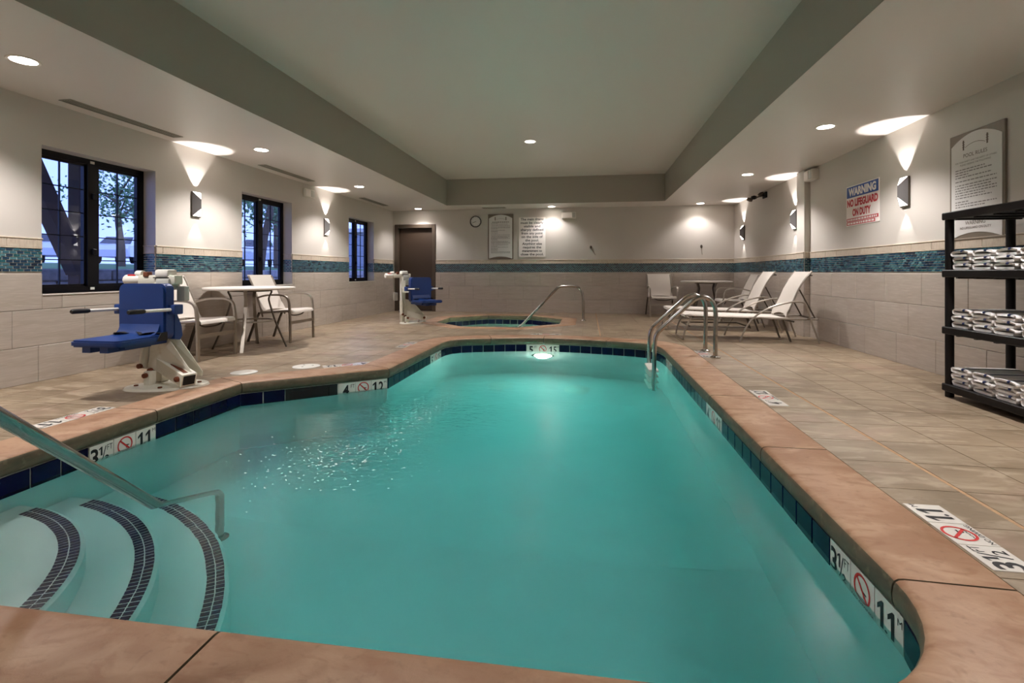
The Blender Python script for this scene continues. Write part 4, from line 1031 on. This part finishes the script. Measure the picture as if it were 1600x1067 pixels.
    MB().prism([(-.20, .40), (-.10, .40), (-.10, .47), (-.16, .465)], lambda u, v, q: (q, u, v), .076, .082).build('belt_end', strap_m, t)
    return t
lf = pool_lift('blue-seated pool lift beside the swimming pool, in front of the window'); lf.location = (-3.45, 3.69, 0)
lf2 = copy_tree(lf, loc=(-3.27, 9.06, 0), rz=R(50), label='blue-seated pool lift beside the hot tub, before the dark door')
for c in lf2.children:                           # its seat is swung round towards the hot tub
    n_ = c.name.split('.')[0]
    if n_ in ('backrest', 'seat', 'arm_socket', 'armrest', 'seat_belt', 'belt_end', 'seat_bracket'): c.location = (.17, -.15, 0)
    if n_ == 'seat_arm': c.data = MB().tube([(-.157, .06, .62), (-.02, -.19, .62)], 0, flat=((0, 0, 1), .05, .035)).mesh('seat_arm', white_pc)

# ================================================================== TOWEL RACK
t = thing('towel_rack', 'black resin four-shelf rack holding folded towels', 'shelf unit', (2.955, 3.83, 0))
RX0, RX1, RY0, RY1 = -.255, .225, -.47, .47
for x in (RX0+.035, RX1-.035):
    for y in (RY0+.035, RY1-.035):
        MB().lathe([(.0, 0), (.028, 0), (.028, 1.36), (0, 1.36)], (x, y, 0), 12).build('post', shelf_m, t, 40)
LEV = [.10, .535, .968, 1.405]
for z in LEV:
    s = MB(); s.rbox(RX0, RX1, RY0, RY1, z-.056, z, .006, 1); sh = s.build('shelf', shelf_m, t)
    for k in range(5): y = RY0+.12+k*.175; MB().box(RX0+.03, RX1-.03, y-.012, y+.012, z-.066, z-.056).build('shelf_rib', shelf_m, sh)
def towel_mesh(v):
    """a thick towel folded over on itself: the folds face the room (-x); local y = width"""
    rn = random.Random(v); w2 = .097; th = .0165; h = .0125
    P = [(-w2+.03, 0), (-.02, -.001), (w2-.028, 0)]+[(w2-.028+h*1.2*math.sin(a), h-h*math.cos(a)) for a in (R(45), R(90), R(135))]
    P += [(w2-.03, 2*h), (.03, 2*h+.003), (-.04, 2*h+.002), (-w2+.026, 2*h-.003)]+[(-w2+.022-h*.8*math.sin(a), 2*h-.003-h*.55*(1-math.cos(a))) for a in (R(60), R(110))]
    P = catmull([Vector((a+rn.uniform(-.004, .004), b+rn.uniform(-.0012, .0012))) for a, b in P], 3)
    rows = []
    for k, x in enumerate((0, .006, .03, .12, .26, .385)): rows.append([(x+(.004 if k == 0 else 0), p.x*(.95 if k == 0 else 1), th/2+.001+p.y*(1+.04*math.sin(k*2+v))) for p in P])
    m = MB(); m.sheet(rows, th); body = m.mesh('towel', towel_m, 75)
    s = MB(); top = max(p.y for p in P); ys_ = -.028+rn.uniform(-.008, .008)
    rws = [[(x, y, z) for y in (ys_-.009, ys_+.009)] for x, z in ((-.0035, th/2+top-.006), (-.0035, th/2+top+.004), (.002, th+top+.0005), (.12, th+top+.001), (.26, th+top+.001), (.37, th+top))]
    s.sheet(rws, .003); return body, s.mesh('stripe', towel_s)
TM = [towel_mesh(v) for v in range(5)]
rnd = random.Random(11); names = ('bottom', 'middle', 'top'); sh_n = ('lowest', 'second lowest', 'second highest'); st_n = ('first', 'second', 'third', 'fourth')
for li in range(3):
    for ci in range(4):
        yc = 4.135-ci*.203
        for k in range(3):
            b, s = TM[rnd.randrange(5)]
            o = link('folded_towel', b, None, 'white towel with navy stripe, %s of %s stack, %s shelf' % (names[k], st_n[ci], sh_n[li]), None, 'towel', 'folded towels on the rack', (2.722+rnd.uniform(-.008, .008), yc+rnd.uniform(-.006, .006), LEV[li]+.001+k*.0478))
            link('stripe', s, o, 'navy stripe')

# ================================================================== OUTDOORS, SEEN THROUGH THE WINDOWS
mb = MB()
mb.add([(-5.1, -30, -.2), (-5.1, 60, -.2), (-8.0, 60, -.2), (-8.0, -30, -.2)], [(0, 1, 2, 3)])
mb.build('ground_path', asphalt, kind='structure', label='paving between the building and the retaining wall')
mb = MB(); mb.add([(-8.3, -30, .96), (-8.3, 60, .96), (-17, 60, 1.25), (-17, -30, 1.25)], [(0, 1, 2, 3)]); mb.build('lawn', grass_m, kind='structure', label='grass bank above the retaining wall')
mb = MB(); mb.add([(-17, -30, 1.25), (-17, 60, 1.25), (-80, 60, 2.4), (-80, -30, 2.4)], [(0, 1, 2, 3)]); mb.build('ground_parking', asphalt, kind='structure', label='parking area outside the windows')
rw = thing('retaining_wall', 'low pale block retaining wall outside the first window', 'garden wall', (-8.15, 0, 0))
MB().box(-.14, .1, 2, 30, -.2, .93).build('core', grout, rw)
bmesh_ = MB().rbox(-.16, .16, -.29, .29, -.095, .095, .02, 1).mesh('block', block_m)
for r in range(6):
    for k in range(26): link('block', bmesh_, rw, loc=(random.uniform(0, .015), 4.4+k*.6+(.3 if r % 2 else 0), -.09+r*.2))
def car(label, loc, rz, paint_m):
    t = thing('parked_car', label, 'car', loc, rz)       # local: length along x
    prof = [(-2.2, .35), (-2.22, .75), (-2.1, .92), (-1.2, 1.0), (-.55, 1.42), (.7, 1.46), (1.45, 1.02), (2.05, .94), (2.2, .7), (2.18, .35)]
    b = MB()
    n = len(prof); rings = []
    for yv, k in ((-.88, .96), (-.80, 1), (.80, 1), (.88, .96)):
        rings.append([(x*k, yv*(.80 if z > 1.2 else 1), z if z < .8 else .35+(z-.35)*k) for x, z in prof])
    b.v = [p for r_ in rings for p in r_]
    for i in range(3):
        for j in range(n): b.f.append((i*n+j, i*n+(j+1) % n, (i+1)*n+(j+1) % n, (i+1)*n+j)); b.m.append(0)
    b.f += [tuple(range(n-1, -1, -1)), tuple(3*n+j for j in range(n))]; b.m += [0, 0]
    b.build('body', paint_m, t, 30)
    for sgn in (-1, 1):
        g = MB(); g.prism([(-1.05, 1.02), (-.52, 1.36), (.66, 1.39), (1.25, 1.03)], lambda u, v, q, sgn=sgn: (u, sgn*(q-.17*max(0, (v-1.0)/.4)), v), .80, .875); g.build('side_window', glass_d, t)
        for x in (-1.38, 1.36): MB().lathe([(0, -.1), (.2, -.1), (.32, -.08), (.32, .08), (.2, .1), (0, .1)], seg=20, mx=Matrix.Translation((x, sgn*.78, .32)) @ Matrix.Rotation(PI/2, 4, 'X')).build('wheel', tyre_m, t, 40)
        MB().rbox(2.1, 2.2, sgn*.6-.18, sgn*.6+.18, .66, .78, .02).build('headlight', white_pl, t); MB().rbox(-2.22, -2.1, sgn*.62-.15, sgn*.62+.15, .72, .86, .02).build('tail_light', red_ink, t)
    for a, b_ in (((1.42, 1.05), (.74, 1.43)), ((-1.17, 1.03), (-.58, 1.40))):
        sx = 1 if a[0] > 0 else -1
        MB().add([(a[0]+.02*sx, -.68, a[1]), (a[0]+.02*sx, .68, a[1]), (b_[0]+.02*sx, .6, b_[1]), (b_[0]+.02*sx, -.6, b_[1])], [(0, 1, 2, 3)]).build('windscreen', glass_d, t)
    return t
car('white parked car outside, seen through the left sash of the first window', (-27.4, 22.2, 1.44), R(-48), car_w)
car('white parked car outside, seen through the right sash of the first window', (-25.0, 23.9, 1.40), R(-62), car_w)
car('white parked car outside the middle window', (-18.2, 25.4, 1.27), R(-50), car_w)
# timber carport: posts, braces, beam, roof deck
cp = thing('carport', 'dark timber carport with slanting brace outside the first window', 'carport', (-7.2, 6.16, -.2))
def bar(a, b, w_, n): MB().tube([a, b], 0, flat=((0, 1, .001) if abs(b[1]-a[1]) < .01 else (1, 0, 0), w_, w_)).build(n, wood_m, cp)
bar((0, 0, 0), (0, 0, 3.0), .09, 'post'); bar((0, -.02, 1.15), (0, -.85, 3.0), .10, 'brace')
bar((-3.3, 2.9, 0), (-3.3, 2.9, 3.0), .10, 'post'); bar((0, -3, 3.05), (0, 3.0, 3.05), .11, 'beam'); bar((0, .75, 3.02), (0, 1.6, 2.75), .10, 'rafter_tail')
for k in range(9): MB().box(-1.5, 1.2, -3+k*.75-.04, -3+k*.75+.04, 3.12, 3.24).build('rafter', wood_m, cp)
MB().box(-1.6, 1.3, -3.2, 1.35, 3.24, 3.30).build('roof_deck', wood_m, cp)
def tree(label, loc, h, rad, seed, n):
    t = thing('leafy_tree', label, 'tree', loc, 0, 'trees outside the windows'); rn = random.Random(seed); tips = []
    tr = MB(); bend = rn.uniform(-.3, .3)
    tr.tube(catmull([(0, 0, -.3), (bend*.3, .05, h*.2), (bend, .1, h*.45), (bend*1.2, .1, h*.75)], 3), [.16*h/5]*4+[.13*h/5]*3+[.08*h/5]*3, 8)
    tr.build('trunk', bark_m, t, 50); top = Vector((bend, .1, h*.45))
    for k in range(7):
        a = k*2.4+rn.random(); e = Vector((math.cos(a)*rad*.7, math.sin(a)*rad*.7, h*rn.uniform(.55, .9))); st = top+Vector((0, 0, rn.uniform(-.1, .25)*h)); tips += [e, (e+st)/2]
        MB().tube([st, (st+e)/2+Vector((0, 0, .15)), e], [.05*h/5, .035*h/5, .015], 6).build('branch', bark_m, t, 50)
    tips.append(Vector((bend, 0, h*.85))); lf_ = MB()
    for i in range(n):
        c = rn.choice(tips); d = Vector((rn.gauss(0, 1), rn.gauss(0, 1), rn.gauss(0, .8))); d = d.normalized()*rad*.42*rn.random()**.4; p = c+d
        u = Vector((rn.gauss(0, 1), rn.gauss(0, 1), rn.gauss(0, 1))).normalized(); w_ = u.orthogonal().normalized(); sz = rn.uniform(.06, .12)*h/5
        lf_.add([p-u*sz, p+w_*sz*.5, p+u*sz, p-w_*sz*.5], [(0, 1, 2, 3)])
    lf_.build('foliage', leaf_m, t, kind='stuff')
tree('leafy tree outside the right sash of the first window', (-12.9, 12.2, 1.1), 3.0, 1.6, 1, 1500)
tree('leafy tree with a leaning trunk outside the middle window', (-9.4, 13.2, .95), 3.8, 2.2, 2, 1500)
tree('dense leafy tree farther off behind the middle window', (-13, 19.5, 1.1), 5.2, 2.8, 3, 1500)
tree('leafy tree beyond the parked cars', (-40, 42, 1.7), 8, 4, 5, 2000)
bl = thing('neighbour_building', 'pale building wall filling the view of the last window', 'building', (-12.5, 29, 0))
MB().box(-3.5, 3.5, 0, 4, .4, 3.4).build('wall', siding, bl)
MB().box(-3.7, 3.7, -.25, 4.2, 3.4, 3.62).build('fascia', trim_w, bl)
for k in range(12): MB().box(-3.5, 3.5, -.02, 0, .5+k*.24, .70+k*.24).build('siding_board', siding, bl)
bl2 = thing('exterior_building', 'pale low building beyond the parked cars', 'building', (-46, 24, 1.7))
MB().box(-4, 4, -14, 6, 0, 4.2).build('wall', trim_w, bl2)
MB().box(-4.3, 4.3, -14.3, 6.3, 4.2, 4.5).build('roof_edge', siding, bl2)
for k in range(5):
    MB().box(4, 4.05, -12+k*3.5, -10.4+k*3.5, 1.2, 3.0).build('window', glass_d, bl2)
